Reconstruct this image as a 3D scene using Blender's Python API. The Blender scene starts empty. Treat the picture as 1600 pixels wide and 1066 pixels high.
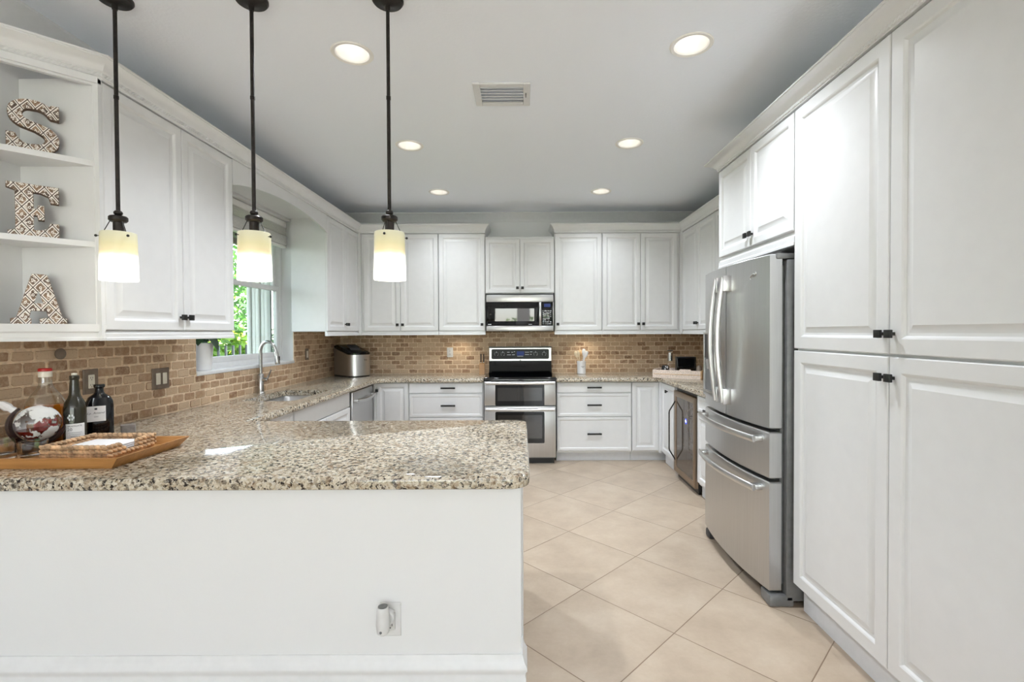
import bpy, bmesh, math, random
from mathutils import Vector, Matrix
from mathutils.geometry import tessellate_polygon
random.seed(7)
PI = math.pi
SC = bpy.context.scene
COL = SC.collection

# ------------------------------------------------------------------ camera
CAM_F, CAM_PX, CAM_PY, PITCH, ROLL, CAM_H = 753.3, 818.1, 529.9, 0.0147, 0.0044, 1.4058
cd = bpy.data.cameras.new('camera')
cam = bpy.data.objects.new('camera', cd)
COL.objects.link(cam)
cd.sensor_fit = 'HORIZONTAL'
cd.sensor_width = 36.0
cd.lens = CAM_F / 1600 * 36.0
cd.shift_x = -(CAM_PX - 800) / 1600
cd.shift_y = (CAM_PY - 533) / 1600
cd.clip_start = 0.05
_f = Vector((0, math.cos(PITCH), -math.sin(PITCH)))
_u = Vector((0, math.sin(PITCH), math.cos(PITCH)))
_r = Vector((1, 0, 0))
_c, _s = math.cos(ROLL), math.sin(ROLL)
r2 = _c * _r - _s * _u
u2 = _s * _r + _c * _u
cam.matrix_world = Matrix(((r2.x, u2.x, -_f.x, 0), (r2.y, u2.y, -_f.y, 0), (r2.z, u2.z, -_f.z, CAM_H), (0, 0, 0, 1)))
SC.camera = cam

# ------------------------------------------------------------------ world, sun, large lights, exposure
SC.view_settings.view_transform = 'Standard'
SC.view_settings.look = 'None'
SC.view_settings.gamma = 1.0
SC.view_settings.use_curve_mapping = False
SC.view_settings.exposure = 0.98
SC.cycles.use_denoising = True
SC.cycles.max_bounces = 10
SC.cycles.diffuse_bounces = 6
SC.cycles.transparent_max_bounces = 16
SC.cycles.sample_clamp_indirect = 6.0
SC.cycles.caustics_reflective = False
SC.cycles.caustics_refractive = False

wd = bpy.data.worlds.new('world')
SC.world = wd
wd.use_nodes = True
wn = wd.node_tree
bg = wn.nodes['Background']
sky = wn.nodes.new('ShaderNodeTexSky')
sky.sky_type = 'NISHITA'
sky.sun_disc = False
sky.sun_elevation = math.radians(50)
sky.sun_rotation = math.radians(100)
hsv = wn.nodes.new('ShaderNodeHueSaturation')
hsv.inputs['Saturation'].default_value = 0.45
wn.links.new(sky.outputs[0], hsv.inputs['Color'])
wn.links.new(hsv.outputs[0], bg.inputs[0])
bg.inputs[1].default_value = 0.85


def sun(name, energy, direction, angle=0.02):
    l = bpy.data.lights.new(name, 'SUN')
    l.energy = energy
    l.angle = angle
    o = bpy.data.objects.new(name, l)
    o.rotation_euler = Vector(direction).to_track_quat('-Z', 'Y').to_euler()
    COL.objects.link(o)
    return o


def area(name, loc, direction, sx, sy, power, color=(1, 1, 1), shape='RECTANGLE', spread=PI):
    l = bpy.data.lights.new(name, 'AREA')
    l.shape = shape
    l.size = sx
    l.size_y = sy
    l.energy = power
    l.color = color
    l.spread = spread
    o = bpy.data.objects.new(name, l)
    o.location = loc
    o.rotation_euler = Vector(direction).to_track_quat('-Z', 'Y').to_euler()
    COL.objects.link(o)
    return o


sun('sun', 17.0, (-0.75, 0.05, -0.7))
# added unseen fill lights inside the rear doors, tilted up to brighten the ceiling
for _x in (-1.3, 1.3):
    area('rear_ceiling_fill', (_x, -4.80, 1.20), (0, 0.15, 0.99), 2.0, 2.2, 52, (1.0, 0.965, 0.94))

# ------------------------------------------------------------------ dimensions
XL, XR, YB, ZC = -2.20, 2.12, 5.775, 2.82
CH = 0.915
XUL, XUR, YU = -1.845, 1.78, 5.425
ZU0, ZU1 = 1.375, 2.515


# ------------------------------------------------------------------ helpers
def lin(c):
    return tuple(((v / 255) / 12.92 if v / 255 <= 0.04045 else ((v / 255 + 0.055) / 1.055) ** 2.4) for v in c)


def rgba(c):
    return lin(c) + (1.0,)


class NT:
    def __init__(self, name):
        self.m = bpy.data.materials.new(name)
        self.m.use_nodes = True
        self.t = self.m.node_tree
        self.p = self.t.nodes['Principled BSDF']
        self.out = self.t.nodes['Material Output']

    def n(self, kind, **kw):
        nd = self.t.nodes.new(kind)
        for k, v in kw.items():
            setattr(nd, k, v)
        return nd

    def l(self, a, b):
        self.t.links.new(a, b)

    def coord(self, scale=(1, 1, 1), rot=(0, 0, 0), loc=(0, 0, 0)):
        tc = self.n('ShaderNodeTexCoord')
        mp = self.n('ShaderNodeMapping')
        mp.inputs['Scale'].default_value = scale
        mp.inputs['Rotation'].default_value = rot
        mp.inputs['Location'].default_value = loc
        self.l(tc.outputs['Object'], mp.inputs[0])
        return mp.outputs[0]

    def noise(self, co, scale, detail=3, rough=0.5):
        n = self.n('ShaderNodeTexNoise')
        n.inputs['Scale'].default_value = scale
        n.inputs['Detail'].default_value = detail
        n.inputs['Roughness'].default_value = rough
        self.l(co, n.inputs['Vector'])
        return n.outputs['Fac']

    def ramp(self, fac, stops, interp='LINEAR'):
        r = self.n('ShaderNodeValToRGB')
        r.color_ramp.interpolation = interp
        e = r.color_ramp.elements
        e[0].position, e[0].color = stops[0][0], rgba(stops[0][1])
        e[1].position, e[1].color = stops[-1][0], rgba(stops[-1][1])
        for pos, c in stops[1:-1]:
            k = e.new(pos)
            k.color = rgba(c)
        self.l(fac, r.inputs[0])
        return r.outputs[0]

    def mix(self, fac, a, b, mode='MIX'):
        x = self.n('ShaderNodeMix', data_type='RGBA', blend_type=mode)
        for sock, v in ((x.inputs[0], fac), (x.inputs[6], a), (x.inputs[7], b)):
            if isinstance(v, (int, float)):
                sock.default_value = v
            elif isinstance(v, tuple):
                sock.default_value = v if len(v) == 4 else v + (1,)
            else:
                self.l(v, sock)
        return x.outputs[2]

    def math(self, op, a, b=None):
        x = self.n('ShaderNodeMath', operation=op)
        for i, v in enumerate((a, b)):
            if v is None:
                continue
            if isinstance(v, (int, float)):
                x.inputs[i].default_value = v
            else:
                self.l(v, x.inputs[i])
        return x.outputs[0]

    def bump(self, h, strength=0.2, dist=0.002):
        b = self.n('ShaderNodeBump')
        b.inputs['Strength'].default_value = strength
        b.inputs['Distance'].default_value = dist
        self.l(h, b.inputs['Height'])
        self.l(b.outputs[0], self.p.inputs['Normal'])

    def base(self, v):
        s = self.p.inputs['Base Color']
        if isinstance(v, tuple):
            s.default_value = v if len(v) == 4 else v + (1,)
        else:
            self.l(v, s)

    def set(self, **kw):
        for k, v in kw.items():
            self.p.inputs[k].default_value = v


def plain(name, c, rough=0.5, metal=0.0, var=0.04, nscale=30, coat=0.0, spec=0.5, bump=0.0):
    t = NT(name)
    co = t.coord()
    f = t.noise(co, nscale, 2)
    lo = tuple(max(0, v * (1 - var)) for v in c)
    hi = tuple(min(255, v * (1 + var)) for v in c)
    t.base(t.ramp(f, [(0.3, lo), (0.7, hi)]))
    t.set(**{'Roughness': rough, 'Metallic': metal, 'Coat Weight': coat, 'Specular IOR Level': spec})
    if bump:
        t.bump(f, bump, 0.002)
    return t.m


def emis(name, c, strength):
    t = NT(name)
    t.base(rgba(c))
    t.p.inputs['Emission Color'].default_value = rgba(c)
    t.p.inputs['Emission Strength'].default_value = strength
    return t.m


def thin_glass(name, tint=(255, 255, 255), refl=1.0):
    t = NT(name)
    tr = t.n('ShaderNodeBsdfTransparent')
    tr.inputs[0].default_value = rgba(tint)
    gl = t.n('ShaderNodeBsdfGlossy')
    gl.inputs['Roughness'].default_value = 0.02
    lw = t.n('ShaderNodeLayerWeight')
    fc = t.math('POWER', lw.outputs['Facing'], 3.0)
    f = t.math('ADD', 0.05 * refl, t.math('MULTIPLY', fc, 0.75 * refl))
    mx = t.n('ShaderNodeMixShader')
    t.l(f, mx.inputs[0])
    t.l(tr.outputs[0], mx.inputs[1])
    t.l(gl.outputs[0], mx.inputs[2])
    t.l(mx.outputs[0], t.out.inputs[0])
    return t.m


class B:
    """collects geometry of one mesh"""

    def __init__(self):
        self.bm = bmesh.new()

    def box(self, x0, x1, y0, y1, z0, z1, bev=0.0, seg=2):
        bm = self.bm
        v = [bm.verts.new(p) for p in ((x0, y0, z0), (x1, y0, z0), (x1, y1, z0), (x0, y1, z0), (x0, y0, z1), (x1, y0, z1), (x1, y1, z1), (x0, y1, z1))]
        fs = [bm.faces.new([v[i] for i in q]) for q in ((3, 2, 1, 0), (4, 5, 6, 7), (0, 1, 5, 4), (1, 2, 6, 5), (2, 3, 7, 6), (3, 0, 4, 7))]
        if bev > 0:
            es = list({e for f in fs for e in f.edges})
            bmesh.ops.bevel(bm, geom=es, offset=bev, segments=seg, affect='EDGES', profile=0.5)
        return self

    def rings(self, loops, cap0=True, cap1=True, closed=True):
        bm = self.bm
        vs = [[bm.verts.new(p) for p in lp] for lp in loops]
        n = len(vs[0])
        for a, b in zip(vs, vs[1:]):
            for i in range(n if closed else n - 1):
                j = (i + 1) % n
                try:
                    bm.faces.new((a[i], a[j], b[j], b[i]))
                except ValueError:
                    pass
        if cap0:
            bm.faces.new(vs[0][::-1])
        if cap1:
            bm.faces.new(vs[-1])
        return self

    def tube(self, pts, r, n=10, cap=True, flat=None):
        pts = [Vector(p) for p in pts]
        rs = r if isinstance(r, (list, tuple)) else [r] * len(pts)
        loops = []
        t0 = (pts[1] - pts[0]).normalized()
        up = Vector((0, 0, 1)) if abs(t0.z) < 0.9 else Vector((1, 0, 0))
        nrm = (up - t0 * up.dot(t0)).normalized()
        for i, p in enumerate(pts):
            if i == 0:
                t = t0
            elif i == len(pts) - 1:
                t = (pts[i] - pts[i - 1]).normalized()
            else:
                t = ((pts[i] - pts[i - 1]).normalized() + (pts[i + 1] - pts[i]).normalized()).normalized()
            nrm = (nrm - t * nrm.dot(t)).normalized()
            bn = t.cross(nrm)
            fx, fy = flat if flat else (1, 1)
            loops.append([p + rs[i] * (math.cos(2 * PI * k / n) * nrm * fx + math.sin(2 * PI * k / n) * bn * fy) for k in range(n)])
        return self.rings(loops, cap, cap)

    def lathe(self, prof, c=(0, 0, 0), n=24, M=None, sy=1.0, cap0=True, cap1=True):
        loops = []
        for r, z in prof:
            lp = []
            for k in range(n):
                a = 2 * PI * k / n
                p = Vector((r * math.cos(a), r * sy * math.sin(a), z))
                if M is not None:
                    p = M @ p
                lp.append(p + Vector(c))
            loops.append(lp)
        return self.rings(loops, cap0, cap1)

    def sphere(self, c, r, n=14, m=8, s=(1, 1, 1)):
        prof = [(max(1e-4, math.sin(PI * i / m)), -math.cos(PI * i / m)) for i in range(m + 1)]
        loops = []
        for q, z in prof:
            loops.append([Vector((c[0] + r * s[0] * q * math.cos(2 * PI * k / n), c[1] + r * s[1] * q * math.sin(2 * PI * k / n), c[2] + r * s[2] * z)) for k in range(n)])
        return self.rings(loops)

    def prism(self, loops, f, d0, d1):
        """loops: outer + holes as 2-D point lists; f(u, v, d) -> world point"""
        bm = self.bm
        flat = [p for lp in loops for p in lp]
        tris = tessellate_polygon([[Vector((p[0], p[1], 0)) for p in lp] for lp in loops])
        a = [bm.verts.new(f(p[0], p[1], d0)) for p in flat]
        b = [bm.verts.new(f(p[0], p[1], d1)) for p in flat]
        for t in tris:
            for vv, rev in ((a, True), (b, False)):
                q = [vv[i] for i in t]
                try:
                    bm.faces.new(q[::-1] if rev else q)
                except ValueError:
                    pass
        o = 0
        for lp in loops:
            n = len(lp)
            for i in range(n):
                j = (i + 1) % n
                bm.faces.new((a[o + i], a[o + j], b[o + j], b[o + i]))
            o += n
        bmesh.ops.recalc_face_normals(bm, faces=bm.faces[:])
        return self

    def panel(self, x0, x1, z0, z1, prof, back=0.02):
        """a door-like panel facing -y; prof = [(inset, y)] from the edge to the middle"""
        loops = []
        for ins, y in [(0, back)] + prof:
            a, b, c, d = x0 + ins, x1 - ins, z0 + ins, z1 - ins
            loops.append([(a, y, c), (b, y, c), (b, y, d), (a, y, d)])
        return self.rings(loops)

    def quad(self, *p):
        self.bm.faces.new([self.bm.verts.new(q) for q in p])
        return self

    def text(self, s, size, M, depth=0.0, f=None, align='CENTER'):
        cu = bpy.data.curves.new('t', 'FONT')
        cu.body = s
        cu.size = size
        cu.align_x = align
        cu.align_y = 'CENTER'
        cu.extrude = depth
        cu.resolution_u = 3
        o = bpy.data.objects.new('t', cu)
        COL.objects.link(o)
        dg = bpy.context.evaluated_depsgraph_get()
        me = bpy.data.meshes.new_from_object(o.evaluated_get(dg))
        bpy.data.objects.remove(o)
        vs = []
        for v in me.vertices:
            p = M @ v.co if f is None else f(v.co)
            vs.append(self.bm.verts.new(p))
        for p in me.polygons:
            try:
                self.bm.faces.new([vs[i] for i in p.vertices])
            except ValueError:
                pass
        bpy.data.meshes.remove(me)
        bpy.data.curves.remove(cu)
        return self


def obj(name, b, mat, parent=None, smooth=35, loc=None, recalc=True, label=None):
    me = bpy.data.meshes.new(name)
    if recalc:
        bmesh.ops.recalc_face_normals(b.bm, faces=b.bm.faces[:])
    b.bm.to_mesh(me)
    b.bm.free()
    if smooth:
        me.polygons.foreach_set('use_smooth', [True] * len(me.polygons))
        me.set_sharp_from_angle(angle=math.radians(smooth))
    me.materials.append(mat)
    o = bpy.data.objects.new(name, me)
    COL.objects.link(o)
    if parent is not None:
        o.parent = parent
    if loc is not None:
        o.location = loc
    if label:
        o['label'] = label
    return o


def tag(o, label, cat, group=None, kind=None):
    o['label'] = label
    o['category'] = cat
    if group:
        o['group'] = group
    if kind:
        o['kind'] = kind
    return o


def thing(name, label, cat, loc=(0, 0, 0), rz=0.0, group=None):
    o = bpy.data.objects.new(name, None)
    o.empty_display_size = 0.05
    COL.objects.link(o)
    o.location = loc
    o.rotation_euler = (0, 0, rz)
    return tag(o, label, cat, group)


def struct(name, b, mat, label=None, parent=None, smooth=35):
    o = obj(name, b, mat, parent, smooth)
    o['kind'] = 'structure'
    if label:
        o['label'] = label
    return o


def copy_tree(o, parent=None):
    c = o.copy()
    COL.objects.link(c)
    if parent is not None:
        c.parent = parent
    for ch in list(o.children):
        copy_tree(ch, c)
    return c


def arc(cx, cy, r, a0, a1, n=8):
    return [(cx + r * math.cos(a0 + (a1 - a0) * i / n), cy + r * math.sin(a0 + (a1 - a0) * i / n)) for i in range(n + 1)]


def rrect(x0, x1, y0, y1, r, n=5):
    return arc(x1 - r, y0 + r, r, -PI / 2, 0, n) + arc(x1 - r, y1 - r, r, 0, PI / 2, n) + arc(x0 + r, y1 - r, r, PI / 2, PI, n) + arc(x0 + r, y0 + r, r, PI, 1.5 * PI, n)


def offset_loop(lp, d):
    """inset a counter-clockwise loop by d (mitred)"""
    out = []
    n = len(lp)
    for i in range(n):
        p0, p1, p2 = Vector(lp[i - 1]), Vector(lp[i]), Vector(lp[(i + 1) % n])
        a, b = (p1 - p0), (p2 - p1)
        if a.length < 1e-6 or b.length < 1e-6:
            a = b = (p2 - p0)
        a, b = a.normalized(), b.normalized()
        na, nb = Vector((-a.y, a.x)), Vector((-b.y, b.x))
        m = na + nb
        m = m / max(0.3, m.dot(m)) * 2 if m.length > 1e-6 else na
        q = p1 + m * d
        out.append((q.x, q.y))
    return out


def sweep(b, prof, path, caps=True):
    """prof [(out, z)], outward = right-hand side of the path direction"""
    n = len(path)
    loops = []
    for i in range(n):
        p = Vector(path[i])
        dirs = []
        if i > 0:
            dirs.append((p - Vector(path[i - 1])).normalized())
        if i < n - 1:
            dirs.append((Vector(path[i + 1]) - p).normalized())
        nr = [Vector((d.y, -d.x)) for d in dirs]
        m = sum(nr, Vector((0, 0)))
        m = m / m.dot(m) * len(nr) if len(nr) == 2 else m
        loops.append([(p.x + m.x * o, p.y + m.y * o, z) for o, z in prof])
    return b.rings(loops, caps, caps)


# ------------------------------------------------------------------ materials
M = {}


def m_paint():
    t = NT('white_cabinet_paint')
    co = t.coord()
    f = t.noise(co, 14, 3)
    t.base(t.ramp(f, [(0.3, (221, 222, 223)), (0.7, (224, 225, 226))]))
    t.set(Roughness=0.32)
    return t.m


def m_wall(name, c, bs, bstr):
    t = NT(name)
    co = t.coord()
    f = t.noise(co, bs, 3, 0.55)
    t.base(rgba(c))
    t.set(Roughness=0.75)
    t.bump(f, bstr, 0.004)
    return t.m


def m_granite():
    t = NT('speckled_granite')
    co = t.coord()
    nz = t.n('ShaderNodeTexNoise')
    nz.inputs['Scale'].default_value = 70
    nz.inputs['Detail'].default_value = 3
    t.l(co, nz.inputs['Vector'])
    vm = t.n('ShaderNodeVectorMath', operation='MULTIPLY_ADD')
    t.l(nz.outputs['Color'], vm.inputs[0])
    vm.inputs[1].default_value = (0.016, 0.016, 0.016)
    t.l(co, vm.inputs[2])

    def vor(scale):
        v = t.n('ShaderNodeTexVoronoi')
        v.inputs['Scale'].default_value = scale
        t.l(vm.outputs[0], v.inputs['Vector'])
        sp = t.n('ShaderNodeSeparateColor')
        t.l(v.outputs['Color'], sp.inputs[0])
        return sp.outputs[0], sp.outputs[1]
    a, a2 = vor(95)
    b, b2 = vor(190)
    cloud = t.noise(co, 5, 3)
    big = t.math('ADD', a, t.math('MULTIPLY', t.math('SUBTRACT', cloud, 0.5), 0.35))
    c1 = t.ramp(big, [(0.0, (34, 28, 26)), (0.13, (62, 52, 46)), (0.16, (120, 102, 82)), (0.30, (150, 132, 110)), (0.34, (178, 162, 138)),
                      (0.58, (196, 184, 162)), (0.82, (213, 204, 186)), (1.0, (202, 198, 190))])
    c2 = t.ramp(b, [(0.0, (40, 34, 32)), (0.12, (84, 72, 62)), (0.15, (150, 136, 116)), (0.5, (190, 180, 160)), (1.0, (212, 206, 194))])
    c = t.mix(0.42, c1, c2)
    blot = t.noise(vm.outputs[0], 62, 4, 0.62)
    c = t.mix(t.ramp(blot, [(0.565, (0, 0, 0)), (0.60, (255, 255, 255))]), c, rgba((44, 37, 34)))
    blot2 = t.noise(vm.outputs[0], 34, 3, 0.6)
    c = t.mix(t.math('MULTIPLY', t.ramp(blot2, [(0.56, (0, 0, 0)), (0.64, (255, 255, 255))]), 0.55), c, rgba((140, 116, 90)))
    t.base(c)
    t.set(Roughness=0.08)
    t.p.inputs['Specular IOR Level'].default_value = 0.5
    return t.m


def m_floor():
    t = NT('beige_floor_tile')
    tc = t.n('ShaderNodeTexCoord')
    sp = t.n('ShaderNodeSeparateXYZ')
    t.l(tc.outputs['Object'], sp.inputs[0])
    tx, ty, ts = 0.6947, 2.223, 0.5424
    k = 1 / (ts * math.sqrt(2))
    dx = t.math('SUBTRACT', sp.outputs[0], tx)
    dy = t.math('SUBTRACT', sp.outputs[1], ty)
    u = t.math('MULTIPLY', t.math('ADD', dx, dy), k)
    v = t.math('MULTIPLY', t.math('SUBTRACT', dx, dy), k)

    def edge(q):
        fr = t.math('FRACT', q)
        return t.math('MINIMUM', fr, t.math('SUBTRACT', 1.0, fr))
    e = t.math('MINIMUM', edge(u), edge(v))
    grout = t.math('LESS_THAN', e, 0.0042)
    cid = t.n('ShaderNodeCombineXYZ')
    t.l(t.math('FLOOR', u), cid.inputs[0])
    t.l(t.math('FLOOR', v), cid.inputs[1])
    wnz = t.n('ShaderNodeTexWhiteNoise', noise_dimensions='3D')
    t.l(cid.outputs[0], wnz.inputs[0])
    # veins shift from tile to tile
    vm = t.n('ShaderNodeVectorMath', operation='MULTIPLY_ADD')
    t.l(wnz.outputs['Color'], vm.inputs[0])
    vm.inputs[1].default_value = (7, 7, 7)
    t.l(tc.outputs['Object'], vm.inputs[2])
    f1 = t.noise(vm.outputs[0], 4.5, 6, 0.62)
    f2 = t.noise(vm.outputs[0], 60, 3, 0.6)
    c = t.ramp(f1, [(0.30, (176, 159, 140)), (0.5, (190, 173, 153)), (0.70, (201, 186, 167))])
    c = t.mix(t.math('MULTIPLY', f2, 0.32), c, rgba((162, 144, 124)))
    hs = t.math('ADD', 0.96, t.math('MULTIPLY', wnz.outputs['Value'], 0.07))
    cc = t.n('ShaderNodeCombineColor')
    for i in range(3):
        t.l(hs, cc.inputs[i])
    c = t.mix(1.0, c, cc.outputs[0], 'MULTIPLY')
    t.base(t.mix(grout, c, rgba((128, 108, 88))))
    t.set(Roughness=0.36)
    h = t.math('MINIMUM', t.math('MULTIPLY', e, 120), 1.0)
    hh = t.math('ADD', h, t.math('MULTIPLY', f2, 0.06))
    t.bump(hh, 0.35, 0.002)
    return t.m


def m_tile():
    t = NT('tumbled_travertine')
    g = t.n('ShaderNodeNewGeometry')
    co = t.coord()
    c = t.ramp(g.outputs['Random Per Island'], [(0.0, (134, 99, 72)), (0.2, (160, 127, 98)), (0.5, (182, 151, 120)), (0.8, (200, 173, 143)), (0.93, (205, 181, 152)), (1.0, (148, 109, 79))])
    f = t.noise(co, 45, 6, 0.7)
    c = t.mix(t.ramp(f, [(0.42, (0, 0, 0)), (0.75, (255, 255, 255))]), c, rgba((196, 172, 144)))
    f3 = t.noise(co, 110, 4, 0.7)
    c = t.mix(t.math('MULTIPLY', t.ramp(f3, [(0.58, (0, 0, 0)), (0.72, (255, 255, 255))]), 0.6), c, rgba((104, 78, 58)))
    t.base(c)
    t.set(Roughness=0.55)
    t.bump(t.math('ADD', f, f3), 0.5, 0.003)
    return t.m


def m_steel(name, c=(204, 204, 204), rough=0.33, axis='z'):
    t = NT(name)
    s = {'z': (400, 400, 3), 'x': (3, 400, 400)}[axis]
    co = t.coord(scale=s)
    f = t.noise(co, 1.0, 2)
    t.base(t.ramp(f, [(0.2, tuple(v * 0.94 for v in c)), (0.8, c)]))
    t.set(Metallic=1.0, Roughness=rough)
    t.bump(f, 0.03, 0.001)
    return t.m


def m_wood(name, c0, c1, rot=(0, 0, 0), scale=6, rough=0.4):
    t = NT(name)
    co = t.coord(scale=(1, 8, 8), rot=rot)
    f = t.noise(co, scale, 5, 0.6)
    t.base(t.ramp(f, [(0.3, c0), (0.7, c1)]))
    t.set(Roughness=rough)
    return t.m


def m_shade():
    t = NT('amber_to_white_lamp_glass')
    tc = t.n('ShaderNodeTexCoord')
    sp = t.n('ShaderNodeSeparateXYZ')
    t.l(tc.outputs['Object'], sp.inputs[0])
    z = sp.outputs[2]
    nz = t.noise(tc.outputs['Object'], 30, 3)
    zz = t.math('ADD', z, t.math('MULTIPLY', nz, 0.010))
    mr = t.n('ShaderNodeMapRange')
    mr.inputs[1].default_value = 1.635
    mr.inputs[2].default_value = 1.835
    t.l(zz, mr.inputs[0])
    col = t.ramp(mr.outputs[0], [(0.0, (255, 253, 244)), (0.44, (255, 252, 240)), (0.58, (228, 212, 172)), (0.75, (208, 200, 158)), (1.0, (196, 193, 168))])
    t.base(col)
    st = t.n('ShaderNodeMapRange')
    st.inputs[1].default_value = 0.40
    st.inputs[2].default_value = 0.62
    st.inputs[3].default_value = 0.9
    st.inputs[4].default_value = 0.22
    t.l(mr.outputs[0], st.inputs[0])
    t.l(col, t.p.inputs['Emission Color'])
    t.l(st.outputs[0], t.p.inputs['Emission Strength'])
    t.set(Roughness=0.25)
    return t.m


def m_letter():
    """white-washed lattice of diamonds over carved taupe wood (local x along the letter, z up)"""
    t = NT('carved_lattice_wood')
    tc = t.n('ShaderNodeTexCoord')
    sp = t.n('ShaderNodeSeparateXYZ')
    t.l(tc.outputs['Object'], sp.inputs[0])
    ux = t.math('MULTIPLY', sp.outputs[0], 1 / 0.045)
    uz = t.math('MULTIPLY', sp.outputs[2], 1 / 0.062)
    a = t.math('ADD', ux, uz)
    b = t.math('SUBTRACT', ux, uz)

    def e(q):
        fr = t.math('FRACT', q)
        return t.math('MINIMUM', fr, t.math('SUBTRACT', 1.0, fr))
    ea, eb = e(a), e(b)
    mn = t.math('MINIMUM', ea, eb)
    groove = t.math('LESS_THAN', mn, 0.045)
    white = t.math('LESS_THAN', mn, 0.14)
    # flower in the middle of each diamond
    cx = t.math('SUBTRACT', t.math('FRACT', a), 0.5)
    cy = t.math('SUBTRACT', t.math('FRACT', b), 0.5)
    rr = t.math('SQRT', t.math('ADD', t.math('MULTIPLY', cx, cx), t.math('MULTIPLY', cy, cy)))
    ring = t.math('COMPARE', rr, 0.10)
    ring.node.inputs[2].default_value = 0.035
    nz = t.noise(tc.outputs['Object'], 150, 3, 0.6)
    petals = t.math('GREATER_THAN', nz, 0.57)
    nb = t.noise(tc.outputs['Object'], 25, 3)
    brown = t.ramp(nb, [(0.35, (84, 68, 60)), (0.65, (150, 122, 98))])
    c = t.mix(petals, brown, rgba((232, 226, 218)))
    c = t.mix(ring, c, rgba((238, 233, 226)))
    c = t.mix(white, c, rgba((236, 231, 224)))
    c = t.mix(groove, c, rgba((80, 64, 56)))
    t.base(c)
    t.set(Roughness=0.6)
    return t.m


def m_land():
    t = NT('etched_globe_map')
    co = t.coord()
    f = t.noise(co, 13, 5, 0.55)
    mask = t.ramp(f, [(0.47, (0, 0, 0)), (0.49, (255, 255, 255))])
    tr = t.n('ShaderNodeBsdfTransparent')
    df = t.n('ShaderNodeBsdfDiffuse')
    df.inputs[0].default_value = rgba((206, 206, 204))
    mx = t.n('ShaderNodeMixShader')
    t.l(mask, mx.inputs[0])
    t.l(tr.outputs[0], mx.inputs[1])
    t.l(df.outputs[0], mx.inputs[2])
    t.l(mx.outputs[0], t.out.inputs[0])
    return t.m


def m_leaf(name, c0, c1):
    t = NT(name)
    g = t.n('ShaderNodeNewGeometry')
    t.base(t.ramp(g.outputs['Random Per Island'], [(0.0, c0), (1.0, c1)]))
    t.set(Roughness=0.45)
    tl = t.n('ShaderNodeBsdfTranslucent')
    cr = t.ramp(g.outputs['Random Per Island'], [(0.0, c0), (1.0, c1)])
    t.l(cr, tl.inputs[0])
    mx = t.n('ShaderNodeMixShader')
    mx.inputs[0].default_value = 0.35
    t.l(t.p.outputs[0], mx.inputs[1])
    t.l(tl.outputs[0], mx.inputs[2])
    t.l(mx.outputs[0], t.out.inputs[0])
    return t.m


M['paint'] = m_paint()
M['wall'] = m_wall('white_wall_paint', (222, 223, 224), 90, 0.06)
M['ceil'] = m_wall('textured_ceiling_paint', (242, 247, 255), 55, 0.28)
M['trim'] = plain('white_trim_paint', (222, 223, 224), 0.4, var=0.01)
M['granite'] = m_granite()
M['floor'] = m_floor()
M['tile'] = m_tile()
M['grout'] = plain('tile_grout', (218, 196, 168), 0.8, var=0.06, nscale=60)
M['steel'] = m_steel('brushed_steel')
M['steelx'] = m_steel('brushed_steel_across', axis='x')
M['chrome'] = plain('satin_nickel', (190, 190, 190), 0.22, 1.0, 0.02)
M['bright'] = plain('bright_steel', (206, 206, 206), 0.28, 1.0, 0.01)
M['black'] = plain('black_metal', (16, 15, 15), 0.42, 0.0, 0.1)
M['bronze'] = plain('dark_bronze_metal', (44, 40, 38), 0.4, 0.6, 0.15, 60)
M['bglass'] = plain('black_glass', (6, 7, 9), 0.04, 0.0, 0.1)
M['panelglass'] = plain('satin_black_panel', (10, 12, 17), 0.3, 0.0, 0.1, spec=0.25)
M['bplastic'] = plain('black_plastic', (18, 18, 19), 0.3, 0.0, 0.1)
M['gray'] = plain('grey_painted_metal', (120, 121, 122), 0.4, 0.3, 0.04)
M['dgray'] = plain('dark_grey_plastic', (58, 58, 60), 0.4, 0.0, 0.06)
M['white'] = plain('white_plastic', (212, 212, 212), 0.35, 0.0, 0.02)
M['taupe'] = plain('taupe_metal_plate', (126, 112, 100), 0.4, 0.4, 0.06)
M['ivory'] = plain('ivory_plastic', (226, 220, 206), 0.35, 0.0, 0.02)
M['shade'] = m_shade()
M['lamp'] = emis('lit_lamp_lens', (255, 252, 246), 2.6)
M['bulb'] = emis('lit_bulb', (255, 246, 226), 1.2)
M['cone'] = plain('white_reflector', (236, 234, 230), 0.3, 0.0, 0.01)
M['glass'] = thin_glass('clear_glass')
M['jug'] = thin_glass('heavy_clear_glass', (246, 248, 246), 2.0)
M['crystal'] = plain('crystal_glass', (250, 250, 250), 0.01, 0.0, 0.0)
M['crystal'].node_tree.nodes['Principled BSDF'].inputs['Transmission Weight'].default_value = 1.0
M['pane'] = thin_glass('window_pane', (250, 253, 251), 0.6)
M['letter'] = m_letter()
M['letter_side'] = plain('dark_stained_wood', (104, 80, 62), 0.6, var=0.15)
M['bamboo'] = m_wood('bamboo', (160, 110, 60), (190, 138, 80))
M['wicker'] = plain('braided_seagrass', (184, 152, 118), 0.7, 0.0, 0.22, 45, bump=0.3)
M['napkin'] = plain('white_paper', (244, 244, 246), 0.8, 0.0, 0.01)
M['amber'] = plain('amber_spirit', (190, 108, 26), 0.05, 0.0, 0.15, 12)
M['amber'].node_tree.nodes['Principled BSDF'].inputs['Transmission Weight'].default_value = 0.35
M['amber'].node_tree.nodes['Principled BSDF'].inputs['IOR'].default_value = 1.2
M['port'] = plain('dark_olive_glass', (32, 30, 17), 0.22, 0.0, 0.2, 8, coat=0.3)
M['gin'] = plain('black_blue_glass', (7, 9, 15), 0.06, 0.0, 0.2, 8)
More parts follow.
